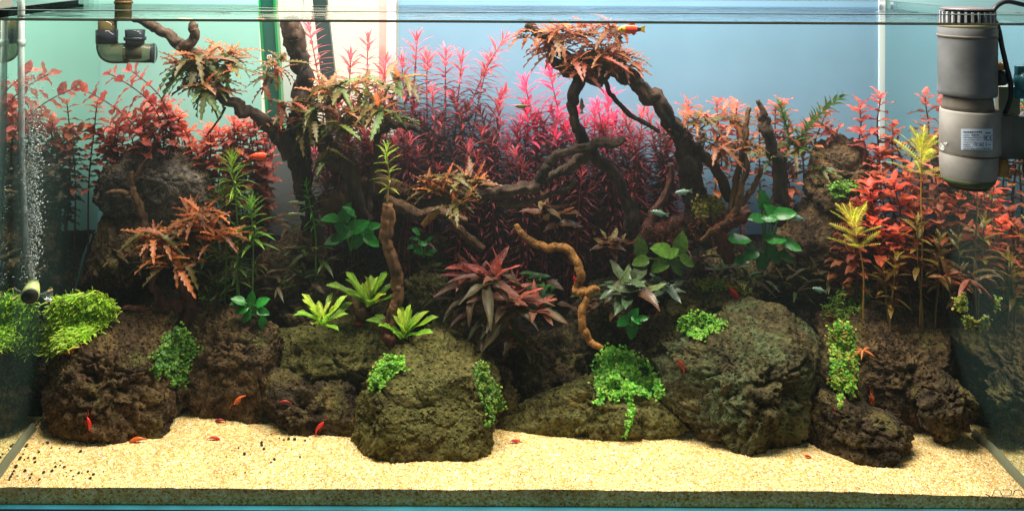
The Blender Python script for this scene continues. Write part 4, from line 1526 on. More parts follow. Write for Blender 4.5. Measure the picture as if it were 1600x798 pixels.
for i in range(36):
    x = 1075 + 230 * ((i * 0.61803) % 1) if i < 10 else 1330 + 165 * ((i * 0.61803) % 1)
    y = 175 + 50 * ((i * 0.7548) % 1) if i < 10 else 215 + 170 * ((i * 0.7548) % 1)
    Y = (.29 + .035 * ((i * 0.569) % 1)) if i < 10 else max(.10, .285 - .0006 * (y - 215)) - (.08 if x > 1500 else 0)
    stem_plant('red_stem_plant', 'orange-red broad-leaved stem crowded behind the mound at right' if i < 10 else 'rusty broad-leaved stem crowded ' + ('left of the yellow feathery stem' if x < 1425 else 'right of the yellow feathery stem under the pump'),
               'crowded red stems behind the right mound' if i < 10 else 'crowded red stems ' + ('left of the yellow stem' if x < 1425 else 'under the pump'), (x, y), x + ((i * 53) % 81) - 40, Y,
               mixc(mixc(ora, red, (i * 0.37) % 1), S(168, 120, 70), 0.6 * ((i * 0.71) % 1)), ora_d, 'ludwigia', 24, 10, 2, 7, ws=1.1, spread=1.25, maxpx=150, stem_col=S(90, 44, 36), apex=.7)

# ---- epiphytes with toothed, orange-brown leaves on the driftwood
G3 = 'toothed-leaved epiphytes on the driftwood'
OB, OL, OR, GR = S(176, 104, 60), S(122, 104, 44), S(210, 120, 66), S(112, 134, 52)
DR = S(150, 74, 50)
OB, OL, OR, GR = S(138, 86, 50), S(104, 90, 40), S(184, 106, 58), S(94, 112, 48)
DR = S(146, 74, 50)
for at, Y, R, n, cols, el, sq, rt, hd, sp, lb in [
        ((320, 116), .196, 62, 120, [OR, OB, OB, OL, GR], (75, -40), .75, 40, 4, (.45, .4), 'round orange-brown toothed epiphyte tuft on the slim branch at upper left'),
        ((436, 128), .205, 46, 44, [OL, OB, OL, DR], (65, -35), .8, 0, 3, (.35, .9), 'olive toothed epiphyte wrapped around the black trunk just under the surface'),
        ((560, 160), .205, 62, 110, [OR, OB, OL, GR, OL], (70, -40), .72, 14, 7, (1.0, .5), 'largest orange and olive toothed epiphyte right of the black trunk'),
        ((505, 205), .198, 50, 50, [OB, OL, GR, OL], (50, -50), .7, 8, 4, (.8, .6), 'olive toothed epiphyte hanging low beside the black trunk'),
        ((922, 76), .180, 56, 150, [OR, DR, OB, DR, OB], (70, -30), .62, 50, 8, (1.05, .55), 'reddish toothed epiphyte clump on top of the arching driftwood touching the surface'),
        ((852, 58), .188, 46, 30, [DR, OB, OR], (50, -30), .6, 8, 2, (.4, .2), 'small reddish toothed epiphyte at the left end of the surface clump'),
        ((708, 302), .18, 50, 64, [OR, OB, OL, OL], (80, -10), .75, 8, 4, (.6, .4), 'olive and orange toothed epiphyte low in the centre on the snaking branch'),
        ((318, 350), .178, 56, 40, [OR, OR, OB], (75, -20), .7, 0, 3, (.5, .3), 'bright orange toothed epiphyte at the left in front of the boulders'),
        ((266, 384), .172, 58, 64, [OR, OB, OR, OL], (70, -35), .6, 14, 4, (.6, .35), 'orange toothed epiphyte with drooping leaves over the reddish stump'),
        ((1108, 205), .192, 48, 64, [S(200, 112, 80), OB, OL, OB], (75, -30), .7, 10, 4, (.8, .5), 'orange-pink toothed epiphyte on the thick arm of the arching driftwood'),
        ((1150, 240), .19, 38, 30, [OB, OR, OL], (60, -30), .7, 0, 2, (.3, .5), 'small orange toothed epiphyte beside the thin brown twig'),
        ((1242, 250), .222, 48, 50, [OL, OB, GR, OL], (85, -20), .8, 4, 3, (.7, .4), 'olive toothed epiphyte right of the black stump'),
        ((432, 196), .203, 30, 22, [OB, OR, OB], (75, -20), .8, 6, 2, (.5, .3), 'tiny orange toothed epiphyte where the slim branch joins the black trunk')]:
    rosette('toothed_epiphyte', lb, G3, at, Y, R * 0.86, int(n * 1.45), cols, 'pinna', el, squash=sq, roots=rt, ws=1.0, crown=0.30, heads=hd, spread=(sp[0] * 1.1, sp[1] * 1.1))

# ---- green stems
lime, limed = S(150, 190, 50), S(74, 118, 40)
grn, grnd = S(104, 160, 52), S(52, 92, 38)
G4 = 'green stem plants'
for tp, bx, Y, ct, cl, kind, L, per, lb in [
        ((362, 248), 372, .205, S(170, 206, 66), S(92, 136, 50), 'needle', 34, 9, 'feathery lime-green stem plant in the left middle ground'),
        ((392, 318), 398, .195, S(124, 176, 62), S(80, 120, 48), 'lance', 36, 5, 'green lance-leaved stem plant right of the feathery lime stem'),
        ((345, 300), 352, .20, S(112, 140, 48), grnd, 'lance', 30, 4, 'dull green lance-leaved stem plant left of the feathery lime stem'),
        ((372, 372), 376, .19, S(96, 128, 50), grnd, 'lance', 28, 4, 'low dark green lance-leaved stem under the feathery lime stem'),
        ((478, 288), 494, .215, S(104, 190, 60), grnd, 'needle', 26, 6, 'small bright green needle tip beside the brown log'),
        ((604, 232), 605, .170, S(160, 196, 70), S(124, 70, 50), 'lance', 27, 4, 'pale green star-tipped stem growing on top of the upright brown stick'),
        ((458, 300), 460, .22, S(92, 128, 54), grnd, 'needle', 26, 5, 'dim green needle stem in the shade below the black trunk')]:
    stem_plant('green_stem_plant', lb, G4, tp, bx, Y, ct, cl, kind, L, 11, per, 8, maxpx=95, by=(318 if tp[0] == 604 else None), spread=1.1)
for tp, bx, by, Y, lb in [((1314, 152), 1246, 245, .225, 'toothed green stem slanting up to the right above the right mound'),
                          ((1219, 163), 1232, 240, .225, 'upright toothed green stem beside the black stump')]:
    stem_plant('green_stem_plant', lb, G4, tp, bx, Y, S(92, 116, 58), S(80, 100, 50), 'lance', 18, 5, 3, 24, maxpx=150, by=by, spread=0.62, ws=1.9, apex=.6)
yel, yeld = S(208, 204, 72), S(150, 136, 50)
for tp, bx, Y, L, per, lb in [((1440, 232), 1438, .175, 44, 5, 'tall yellow feather-leaved stem left of the pump'),
                              ((1332, 345), 1350, .175, 38, 5, 'small yellow-green feather-leaved stem at the foot of the right mound')]:
    stem_plant('yellow_feather_plant', lb, 'yellow feather-leaved plants', tp, bx, Y, yel, yeld, 'feather', L * 1.15, 19, per, 5, maxpx=92, ws=1.4, spread=1.3, apex=.8, stem_col=S(150, 110, 50))
olv, olvd = S(140, 116, 44), S(84, 66, 30)
for tp, bx, Y, lb in [((1432, 345), 1442, .17, 'olive lance-leaved stem in the shade left below the pump'),
                      ((1400, 402), 1392, .165, 'drooping olive-leaved stem above the tilted slab'),
                      ((1508, 312), 1516, .185, 'olive lance-leaved stem directly below the pump'),
                      ((1545, 372), 1538, .15, 'olive lance-leaved stem near the right glass'),
                      ((1380, 425), 1390, .175, 'lowest olive stem behind the pale slab edge'),
                      ((1468, 372), 1462, .175, 'brownish lance-leaved stem between scarlet tips and pump')]:
    stem_plant('olive_stem_plant', lb, 'olive lance-leaved stems at the right', tp, bx, Y, olv, olvd, 'lance', 30, 14, 3, 7, maxpx=110, ws=1.5, spread=1.15)

# ---- broad green leaves on stalks
def stalked(label, at, Y, leaves, col, group='broad green-leaved plants', kind='anubias', mat='glossleaf', cat='plant', name='broadleaf_plant'):
    """leaves: (tip px, tip py, length px, facing up 0..1, tone)"""
    k = K(Y)
    C = P(at[0], at[1], Y)
    root = empty(name, C, label, cat, group)
    for (x, y, L, ang, up, tone) in leaves:
        a = math.radians(ang)
        d = Vector((math.cos(a), -0.30, math.sin(a)))
        mid = P(x, y, Y - 0.012 * up - 0.004) - C
        dn = d.normalized()
        b = mid - dn * L * k * 0.5
        nh = Vector((0, -1.0 + 0.6 * up, 0.35 + 0.9 * up))
        v, f = tube_data(catmull([Vector((0, 0, 0)), b * 0.5 + Vector((0, 0, 0.15 * b.length)), b], 4), [1.3 * k] * 9, 5)
        s = obj('stalk', mesh_from('stalk', v, f, M['stem']), root)
        s.color = jit(mixc(col, S(60, 80, 40), .5))
        put_leaf(root, kind, 0, b, d, nh, L * k * 0.88, jit(tuple(c * tone for c in col[:3]), .12, .06), 1.0, mat)
    return root


AG = S(46, 138, 48)
stalked('broad shiny green leaves in a clump at centre left behind the brown stick', (548, 392), .205,
        [(515, 340, 36, 170, .7, .8), (540, 332, 42, 70, .3, .8), (560, 352, 44, 30, .3, .9), (536, 365, 40, 200, .5, .6), (575, 362, 40, 300, .2, 1.1), (560, 376, 36, 240, .3, .8), (582, 375, 36, 330, .4, .7), (520, 374, 38, 190, .6, .5), (546, 328, 30, 130, .8, .7), (586, 352, 26, 20, .4, .7), (530, 352, 34, 120, .4, .9)], AG)
stalked('small dim green leaves in the dark hollow left of the red crypt', (662, 402), .215,
        [(652, 362, 18, 330, .6, 1.1), (662, 380, 18, 10, .6, .9), (646, 372, 14, 160, .5, .7), (654, 392, 20, 340, .5, 1.1), (676, 392, 18, 30, .6, .6), (640, 386, 14, 200, .5, .7), (672, 372, 14, 40, .5, .5)], AG)
stalked('green leafy rosette on the left in front of the brown rock', (392, 492), .17,
        [(372, 468, 28, 150, .6, .8), (392, 466, 30, 80, .4, 1.0), (410, 470, 30, 35, .5, 1.0), (376, 484, 26, 190, .5, .8), (412, 486, 26, 350, .5, .8), (384, 496, 26, 230, .3, .7), (412, 508, 28, 290, .2, .8), (400, 480, 26, 60, .2, .9), (366, 474, 20, 170, .5, .6)], AG)
stalked('broad-leaved green plant climbing the tall rough rock at right', (1196, 420), .205,
        [(1193, 312, 40, 100, .1, .9), (1206, 330, 40, 130, .1, 1.1), (1182, 340, 34, 170, .4, .9), (1228, 332, 42, 15, .4, .9), (1205, 340, 28, 10, .5, 1.2), (1158, 372, 40, 10, .7, 1.1), (1214, 372, 38, 10, .6, .9), (1240, 382, 40, 345, .5, .8), (1172, 398, 34, 200, .4, .5), (1212, 400, 38, 300, .2, .6), (1158, 406, 32, 190, .5, .5), (1232, 402, 32, 330, .4, .5), (1190, 410, 34, 250, .2, .5)], AG)
stalked('green plant with round pale-veined leaves below the reddish log', (1042, 420), .195,
        [(1001, 385, 42, 96, .0, 1.0), (1034, 390, 44, 160, .2, 1.7), (1064, 380, 46, 80, .0, 1.5), (1050, 394, 30, 40, .3, 1.4), (1000, 408, 34, 190, .3, .8), (1076, 408, 32, 330, .3, .7), (1030, 415, 40, 210, .3, .7), (1060, 418, 36, 300, .3, .6)], S(92, 128, 44))
stalked('small shiny green leaf cluster right above the trailing plant', (985, 512), .150,
        [(974, 502, 30, 200, .3, .9), (990, 490, 28, 60, .4, 1.1), (996, 500, 22, 340, .6, 1.3), (988, 518, 34, 260, .0, .6), (1006, 496, 20, 20, .5, 1.0)], AG)

# ---- crypts
CB, CR, CG = S(132, 86, 70), S(172, 90, 78), S(92, 76, 50)
G6 = 'dark lance-leaved rosettes'
rosette('crypt_plant', 'big reddish-brown lance-leaved rosette in the centre of the tank', G6, (768, 448), .172, 72, 60, [S(184, 96, 84), CR, CB, CB, CG, CG], 'crypt', (80, -30), ws=0.92, squash=.72, crown=.15, heads=3, spread=(.35, .25))
rosette('crypt_plant', 'smaller pinkish-brown rosette tilted right beside the golden driftwood', G6, (836, 486), .152, 56, 20, [S(170, 96, 78), CB, CB, CG], 'crypt', (75, -5), ws=1.1, squash=.6, crown=.12, lean=(0.15, 0))
rosette('crypt_plant', 'brown lance-leaved rosette low behind the dark rugged rock', G6, (772, 505), .172, 58, 32, [CG, CB, CG, S(84, 84, 50)], 'crypt', (40, -45), ws=1.15, squash=.5, crown=.15, heads=3, spread=(.5, .3))
BG = S(78, 92, 66)
rosette('crypt_plant', 'grey-green wavy-leaved plant right of the golden driftwood', G6, (986, 455), .165, 62, 26, [S(104, 118, 80), BG, BG, S(96, 74, 52)], 'bucep', (80, -25), ws=1.0, squash=.6, crown=.3, mat='glossleaf')
rosette('crypt_plant', 'small grey-green plant against the dark right of the wavy-leaved plant', G6, (1042, 452), .185, 40, 12, [BG, S(70, 92, 70)], 'bucep', (70, -20), squash=.7, crown=.3, mat='glossleaf')
rosette('crypt_plant', 'dull pale-leaved plant in the shade left of the reddish log', G6, (958, 382), .225, 34, 16, [S(140, 118, 66), S(110, 70, 50)], 'bucep', (75, -20), squash=.7, crown=.35)
rosette('crypt_plant', 'dim brown-leaved plant under the snaking branch in the centre', G6, (850, 335), .24, 44, 20, [S(110, 62, 44), S(90, 60, 36), S(120, 100, 60)], 'bucep', (75, -30), squash=.8, crown=.6)
rosette('crypt_plant', 'dark green plant in the gap behind the red crypt', G6, (846, 455), .20, 46, 14, [S(60, 110, 44), S(50, 90, 44), S(84, 60, 44)], 'bucep', (60, -20), squash=.6, crown=.5)

for (x, y), R_, cs, kd, lb in [
        ((208, 410), 34, [S(120, 92, 56), S(90, 80, 44)], 'lance', 'thin brownish plant below the forked brown twig at left'),
        ((345, 412), 34, [S(72, 96, 46), S(96, 104, 50)], 'lance', 'dim green narrow-leaved plant right of the reddish stump'),
        ((430, 352), 36, [S(104, 104, 50), S(120, 86, 50)], 'lance', 'olive narrow-leaved plant left of the black trunk foot'),
        ((470, 440), 30, [S(66, 84, 44), S(84, 70, 44)], 'bucep', 'small dark plant on the brown rock in the left middle ground'),
        ((520, 296), 34, [S(116, 76, 56), S(98, 86, 48)], 'lance', 'wispy brown plant on the weathered log'),
        ((640, 372), 30, [S(88, 92, 50), S(110, 70, 50)], 'lance', 'wispy olive plant right of the upright brown stick'),
        ((700, 432), 34, [S(52, 104, 44), S(60, 84, 44)], 'bucep', 'dark green plant left of the big reddish-brown rosette'),
        ((742, 342), 40, [S(124, 70, 58), S(104, 62, 50)], 'lance', 'red-brown narrow-leaved plant below the snaking branch'),
        ((806, 424), 36, [S(70, 104, 48), S(110, 66, 54)], 'bucep', 'mixed green and red plant between rosette and golden driftwood'),
        ((862, 410), 34, [S(104, 72, 50), S(80, 84, 46)], 'lance', 'dim brown plant inside the bend of the golden driftwood'),
        ((902, 345), 40, [S(128, 106, 60), S(120, 70, 56)], 'bucep', 'dull olive-red plant below the crossing dark branches'),
        ((945, 425), 34, [S(92, 74, 48), S(72, 84, 52)], 'bucep', 'dusky plant right of the golden driftwood bend'),
        ((1005, 345), 34, [S(136, 76, 62), S(104, 60, 50)], 'lance', 'reddish wispy plant at the left end of the fuzzy log'),
        ((1098, 418), 34, [S(76, 84, 46), S(104, 70, 50)], 'lance', 'dim wispy plant under the fuzzy log'),
        ((1262, 432), 32, [S(104, 84, 46), S(84, 84, 44)], 'lance', 'wispy olive plant on the tall rough rock'),
        ((1330, 402), 38, [S(120, 96, 46), S(140, 84, 54)], 'lance', 'olive and rust plant right of the tall rough rock'),
        ((1385, 395), 38, [S(132, 104, 48), S(104, 72, 44)], 'lance', 'mustard-brown plant under the scarlet stems'),
        ((1440, 440), 40, [S(120, 96, 44), S(96, 66, 40)], 'lance', 'mustard-brown plant above the top edge of the tilted slab'),
        ((330, 448), 34, [S(104, 118, 56), S(120, 92, 52)], 'lance', 'olive wispy plant left of the green leafy rosette'),
        ((415, 440), 32, [S(96, 112, 54), S(84, 72, 44)], 'lance', 'thin green plant behind the green leafy rosette'),
        ((486, 402), 36, [S(112, 92, 54), S(80, 104, 50)], 'lance', 'brown-green wispy plant below the small bright needle tip'),
        ((560, 420), 36, [S(84, 104, 50), S(116, 78, 54)], 'lance', 'wispy plant in the hollow left of the upright brown stick'),
        ((655, 410), 34, [S(74, 112, 50), S(104, 80, 50)], 'lance', 'wispy green plant right of the upright brown stick foot'),
        ((690, 480), 34, [S(124, 84, 60), S(92, 84, 50)], 'lance', 'brownish plant behind the olive pitted rock top'),
        ((880, 350), 38, [S(136, 80, 66), S(112, 96, 56)], 'lance', 'red-brown wispy plant in the shade above the golden driftwood bend'),
        ((935, 480), 32, [S(92, 112, 56), S(112, 80, 52)], 'bucep', 'small mixed plant right of the lower golden driftwood'),
        ((1018, 478), 32, [S(84, 104, 58), S(120, 84, 56)], 'bucep', 'small grey-green plant left of the pitted rock with shrimp'),
        ((1150, 432), 34, [S(72, 104, 50), S(92, 80, 48)], 'lance', 'dim plant behind the thin green creeping patch'),
        ((1216, 452), 34, [S(110, 92, 52), S(78, 96, 50)], 'lance', 'brown-green plant on top of the gap behind the largest greenish rock'),
        ((1500, 445), 38, [S(116, 84, 44), S(140, 76, 52)], 'lance', 'rust-brown plant above the tilted slab by the right glass')]:
    hp, hn = hit(x, y)
    rosette('small_plant', lb, 'small dim plants of the middle ground', (x, y), hp.y, R_, 26, cs, kd, (80, -20), ws=1.1 if kd == 'lance' else 0.8, squash=.8, crown=.25, heads=3, spread=(.6, .3), P0=hp + Vector((0, -.006, .006)))

# ---- lime rosettes
LG = [S(196, 214, 84), S(164, 200, 56), S(134, 180, 46), S(120, 168, 44)]
G7 = 'lime-green strap-leaved rosettes'
for at, Y, R, lean, lb in [((503, 505), .150, 50, (0, .2), 'lime-green rosette sitting on top of the pitted olive rock'),
                           ((578, 474), .182, 54, (0.1, .3), 'lime-green rosette highest of the three, by the short brown stub'),
                           ((632, 526), .145, 50, (0.0, .35), 'lime-green rosette with upright leaves cradled by the forked root')]:
    rosette('lime_rosette', lb, G7, at, Y, R * 1.15, 19, LG, 'spat', (78, 8), ws=0.85, squash=.85, crown=.10, lean=lean)


# ------------------------------------------------------------------ small-leaved cover, moss, lawn
def in_poly(x, y, poly):
    c = False
    for (x0, y0), (x1, y1) in zip(poly, poly[1:] + poly[:1]):
        if (y0 > y) != (y1 > y) and x < (x1 - x0) * (y - y0) / (y1 - y0) + x0:
            c = not c
    return c


def edge_dist(x, y, poly):
    best = 1e9
    for (x0, y0), (x1, y1) in zip(poly, poly[1:] + poly[:1]):
        ex, ey = x1 - x0, y1 - y0
        t = max(0, min(1, ((x - x0) * ex + (y - y0) * ey) / max(1e-9, ex * ex + ey * ey)))
        best = min(best, math.hypot(x - x0 - t * ex, y - y0 - t * ey))
    return best


def cover(name, label, group, poly, n, leaf_px, cols, kind='round', puff=14, cat='plant', strands=(), Ylim=None, updir=0.8):
    if kind == 'round':
        n, leaf_px = int(n * 1.45), leaf_px * 0.82
    xs, ys = [p[0] for p in poly], [p[1] for p in poly]
    base, nb = hit(sum(xs) / len(xs), sum(ys) / len(ys))
    hs = []
    while len(hs) < n:
        x, y = random.uniform(min(xs), max(xs)), random.uniform(min(ys), max(ys))
        if in_poly(x, y, poly) and vnoise(np.array([[x / 13.0, y / 13.0, len(poly)]]), 4)[0] > random.uniform(-1.0, 0.25):
            x += random.gauss(0, 3.5)
            y += random.gauss(0, 3.5)
            hs.append((x, y) + hit(x, y))
    med = sorted(h[2].y for h in hs)[len(hs) // 3]
    if Ylim is not None:
        med = Ylim
    V, Fq, C = [], [], []

    def add(p, nrm, s, col):
        nrm = (nrm + Vector((random.uniform(-1, 1), random.uniform(-1, 1), random.uniform(-.6, 1))) * 0.55).normalized()
        if kind == 'round':
            a = nrm.orthogonal().normalized()
            a = (Matrix.Rotation(random.random() * 6.28, 3, nrm) @ a)
            b = nrm.cross(a)
            i = len(V)
            for q in range(6):
                an = q * math.pi / 3
                V.append(p + a * (math.cos(an) * s) + b * (math.sin(an) * s * 0.72) + nrm * (0.25 * s * (abs(math.cos(an)))))
            Fq.append((i, i + 1, i + 2, i + 3))
            Fq.append((i, i + 3, i + 4, i + 5))
            m = 6
        else:
            d = (nrm * 0.7 + Vector((random.uniform(-1, 1), random.uniform(-.8, .3), random.uniform(-.2, .9)))).normalized()
            side = d.cross(Vector((random.uniform(-.3, .3), -0.6, 0.8))).normalized() * s * (0.055 if kind == 'blade' else 0.05)
            tip = p + d * s + Vector((0, 0, -0.25 * s))
            mid = p + d * s * 0.55
            i = len(V)
            V.extend([p - side, p + side, mid - side, mid + side, tip - side * 0.6, tip + side * 0.6])
            Fq.append((i, i + 1, i + 3, i + 2))
            Fq.append((i + 2, i + 3, i + 5, i + 4))
            m = 6
        C.extend([col[:3]] * m)
    for (x, y, p, nr) in hs:
        if p.y > med + (0.012 if n < 700 else 0.03):
            p = P(x, y, med)
        elif n < 700 and p.y < med - 0.02:
            p = P(x, y, med - 0.02)
        e = min(1.0, edge_dist(x, y, poly) / (puff * 1.3))
        k = K(p.y)
        off = Vector((nr.x * .4, -0.75, updir)).normalized()
        h = puff * k * (0.35 + 0.65 * e) * random.random() ** 0.8 * (1 + 0.5 * vnoise(np.array([[x / 18.0, y / 18.0, 1.0]]), 9)[0])
        p = p + off * (h * 0.8 + 1.2 * k)
        add(p, off, leaf_px * k * random.uniform(0.6, 1.2), jit(cols[random.randrange(len(cols))], .2, .1))
    for st in strands:
        pts = catmull(st, 14)
        for q in pts:
            px, py = q[0], q[1]
            p, nr = hit(px, py)
            if p.y > med + 0.02:
                p = P(px, py, med)
            thin_ = 2.0 + 2.5 * abs(vnoise(np.array([[py / 9.0, px / 9.0, 2.0]]), 8)[0])
            for _ in range(random.choice((1, 2, 2, 4))):
                k = K(p.y)
                pp = P(px + random.gauss(0, thin_), py + random.uniform(-3, 3), p.y - 0.003 - 0.003 * random.random())
                add(pp, Vector((0, -.7, .6)), leaf_px * k * random.uniform(.7, 1.2), jit(cols[random.randrange(len(cols))], .2, .1))
    o = obj(name, mesh_np(name, [tuple(v - base) for v in V], Fq, M['leafv'], False, np.array(C)), None, base)
    return tag(o, label, cat, group)


GC = [S(110, 196, 56), S(148, 214, 70), S(84, 168, 46), S(176, 216, 90)]
GY = [S(168, 184, 58), S(190, 174, 70), S(134, 172, 52), S(206, 190, 88)]
G8 = 'patches of tiny round-leaved plant on the rocks'
cover('round_leaf_cover', 'large bright green trailing patch hanging over the long low slab in the centre', G8,
      [(930, 560), (950, 545), (985, 552), (1012, 570), (1030, 598), (1034, 622), (1010, 620), (992, 612), (980, 628), (962, 620), (940, 628), (928, 600)], 1700, 3.4, GC, puff=22,
      strands=[[(983, 600), (986, 630), (984, 655), (978, 682)], [(934, 590), (938, 615), (934, 632)], [(1020, 600), (1030, 618)], [(960, 600), (962, 628)]])
cover('round_leaf_cover', 'green patch draped in the crevice between the two left brown rocks', G8,
      [(262, 525), (282, 512), (304, 530), (312, 548), (296, 566), (292, 596), (272, 600), (252, 580), (240, 558)], 720, 3.4, [S(92, 150, 52), S(124, 160, 56), S(70, 124, 40)], puff=16,
      strands=[[(276, 580), (274, 595), (270, 602)], [(244, 570), (246, 590)]])
cover('round_leaf_cover', 'small green patch on the slope above the left green leafy rosette', G8,
      [(312, 462), (335, 445), (352, 424), (376, 422), (386, 434), (362, 452), (342, 470), (322, 476)], 380, 3.2, [S(120, 150, 50), S(90, 150, 44), S(140, 150, 60)], puff=10)
cover('round_leaf_cover', 'bright lime patch left of the biggest front rock top', G8,
      [(578, 600), (590, 572), (608, 560), (628, 562), (634, 572), (612, 588), (590, 606)], 480, 3.2, [S(130, 196, 50), S(156, 206, 70), S(104, 170, 40)], puff=12)
cover('round_leaf_cover', 'yellow-green patch hanging in the gap right of the biggest front rock', G8,
      [(742, 575), (754, 564), (766, 590), (782, 618), (784, 640), (764, 650), (752, 620), (746, 600)], 420, 3.2, [S(110, 160, 50), S(150, 170, 60), S(80, 130, 44)], puff=10,
      strands=[[(768, 640), (766, 655), (762, 664)]])
cover('round_leaf_cover', 'lime patch between the pitted rock with shrimp and the largest greenish rock', G8,
      [(1057, 502), (1075, 492), (1110, 494), (1132, 505), (1118, 516), (1098, 530), (1078, 524), (1062, 515)], 560, 3.2, [S(124, 190, 50), S(150, 200, 66), S(100, 164, 44)], puff=13)
cover('round_leaf_cover', 'thin green patch creeping over the top of the pitted rock with shrimp', G8,
      [(1082, 442), (1110, 436), (1140, 434), (1168, 444), (1176, 468), (1160, 452), (1130, 450), (1095, 452)], 300, 3.0, GY + [S(90, 140, 60)], puff=9)
cover('round_leaf_cover', 'long yellow-green patch running down between greenish rock and tilted slab', G8,
      [(1296, 512), (1312, 505), (1330, 512), (1338, 540), (1336, 580), (1332, 608), (1312, 615), (1298, 600), (1300, 560)], 900, 3.2, GY + GC[:3], puff=14, strands=[[(1310, 600), (1314, 622), (1312, 636)], [(1326, 600), (1330, 620)]])
cover('round_leaf_cover', 'mustard patch on the top edge at the right glass', G8,
      [(1488, 468), (1506, 464), (1520, 476), (1545, 468), (1564, 476), (1556, 496), (1536, 520), (1514, 514), (1500, 488)], 520, 3.2, GY, puff=12, Ylim=.115)
cover('round_leaf_cover', 'dim mustard tuft on the dark wood above the round-leaved plant', G8,
      [(1082, 322), (1100, 308), (1124, 312), (1132, 328), (1112, 340), (1088, 338)], 360, 3.0, [S(150, 140, 50), S(110, 110, 40), S(170, 160, 70)], puff=10)
cover('round_leaf_cover', 'small green patch on the ledge of the right mound', G8,
      [(1296, 296), (1316, 286), (1342, 288), (1348, 298), (1324, 302), (1302, 306)], 260, 3.0, [S(100, 160, 44), S(124, 176, 56)], puff=8)
cover('moss_tuft', 'light green frond tuft on top of the long yellow-green patch', 'moss', [(1284, 488), (1300, 470), (1322, 452), (1352, 448), (1358, 462), (1338, 486), (1318, 505), (1292, 500)], 560, 13, [S(130, 160, 60), S(100, 146, 56), S(150, 176, 80)], 'blade', puff=16, cat='moss')
cover('moss_tuft', 'bright green grassy moss lawn in the left corner under the air diffuser', 'moss',
      [(86, 478), (100, 470), (128, 468), (150, 462), (175, 478), (178, 494), (162, 514), (130, 534), (100, 550), (72, 556), (78, 520)], 5200, 16, [S(196, 230, 76), S(212, 236, 98), S(164, 206, 58), S(182, 222, 66)], 'blade', puff=13, cat='moss', Ylim=.150)
cover('algae_fuzz', 'reddish-brown fuzzy algae over the shaded log at right of centre', 'moss', [(985, 390), (1010, 352), (1060, 340), (1140, 330), (1170, 345), (1150, 420), (1110, 380), (1040, 385)], 900, 9, [S(140, 70, 54), S(120, 60, 44), S(160, 90, 66)], 'fuzz', puff=7, cat='algae')
rosette('star_plant', 'tiny orange star-shaped plant at the edge of the yellow-green patch', None, (1342, 543), .135, 19, 11, [S(220, 130, 70)], 'lance', (40, -40), ws=1.0, crown=.05, P0=hit(1342, 543)[0] + Vector((0, -.012, .002)))


# ------------------------------------------------------------------ fish and shrimp
def body_data(stations, n=14):
    """stations: (x, half height, half width, z offset) nose to tail along +X"""
    v, f = [], []
    for x, h, w, dz in stations:
        for k in range(n):
            a = 2 * math.pi * k / n
            v.append((x, w * math.sin(a), dz + h * math.cos(a)))
    for i in range(len(stations) - 1):
        for k in range(n):
            k2 = (k + 1) % n
            f.append((i * n + k, (i + 1) * n + k, (i + 1) * n + k2, i * n + k2))
    f.append(tuple(range(n)))
    f.append(tuple((len(stations) - 1) * n + k for k in range(n))[::-1])
    return v, f


def fin_data(pts, th=0.006):
    n = len(pts)
    v = [(x, -th, z) for x, z in pts] + [(x, th, z) for x, z in pts]
    f = [tuple(range(n))[::-1], tuple(range(n, 2 * n))]
    for i in range(n):
        j = (i + 1) % n
        f.append((i, j, n + j, n + i))
    return v, f


fish_mats = {}


def fm(name, c, rough=0.3):
    if name not in fish_mats:
        fish_mats[name] = plain(name, c, rough, noise=0.18, nscale=250)
    return fish_mats[name]


eye_m = plain('fish_eye', (0.01, 0.01, 0.012, 1), 0.1)


def fish(label, px, py, Y, Lpx, ang, slim, cols, group=None, yaw=0.0, name='fish'):
    """nose towards -X before turning; cols: front, rear, peduncle, tail"""
    L = Lpx * K(Y)
    C = P(px, py, Y)
    root = empty(name, C, label, 'fish', group)
    root.rotation_euler = (0, math.radians(ang), math.radians(yaw))
    h = slim
    st = [(-.5, .02, .015, -.01), (-.46, h * .35, h * .25, 0), (-.38, h * .62, h * .42, 0), (-.25, h * .9, h * .55, 0), (-.08, h, h * .58, -.01), (.08, h * .88, h * .45, 0), (.2, h * .6, h * .28, .005), (.29, h * .38, h * .16, .005), (.34, h * .36, h * .10, .005)]
    v, f = body_data([(x * L, a * L, b * L, c * L) for x, a, b, c in st])
    fmi = []
    for q in f:
        x = sum(v[i][0] for i in q) / len(q) / L
        fmi.append(0 if x < -.17 else 1 if x < .2 else 2)
    obj('body', mesh_from('body', v, f, [cols[0], cols[1], cols[2]], True, fmi), root)
    v, f = fin_data([(.30 * L, -h * .34 * L), (.36 * L, -h * .55 * L), (.50 * L, -h * .85 * L), (.47 * L, 0), (.50 * L, h * .85 * L), (.36 * L, h * .55 * L), (.30 * L, h * .34 * L)], .006 * L)
    obj('tail_fin', mesh_from('tail_fin', v, f, cols[3], False), root)
    v, f = fin_data([(-.12 * L, h * .85 * L), (-.02 * L, h * 1.5 * L), (.12 * L, h * 1.2 * L), (.1 * L, h * .7 * L)], .005 * L)
    obj('dorsal_fin', mesh_from('dorsal_fin', v, f, cols[1], False), root)
    v, f = fin_data([(-.02 * L, -h * .85 * L), (.06 * L, -h * 1.35 * L), (.15 * L, -h * 1.0 * L), (.14 * L, -h * .5 * L)], .005 * L)
    obj('belly_fin', mesh_from('belly_fin', v, f, cols[1], False), root)
    for s in (-1, 1):
        v, f = lathe_data([(0.0005 * L, -.03 * L), (.028 * L, -.012 * L), (.034 * L, 0), (.028 * L, .012 * L), (.0005 * L, .03 * L)], 10, 'Y')
        obj('eye', mesh_from('eye', v, f, eye_m), root, (-.38 * L, s * h * .38 * L, h * .12 * L))
    return root


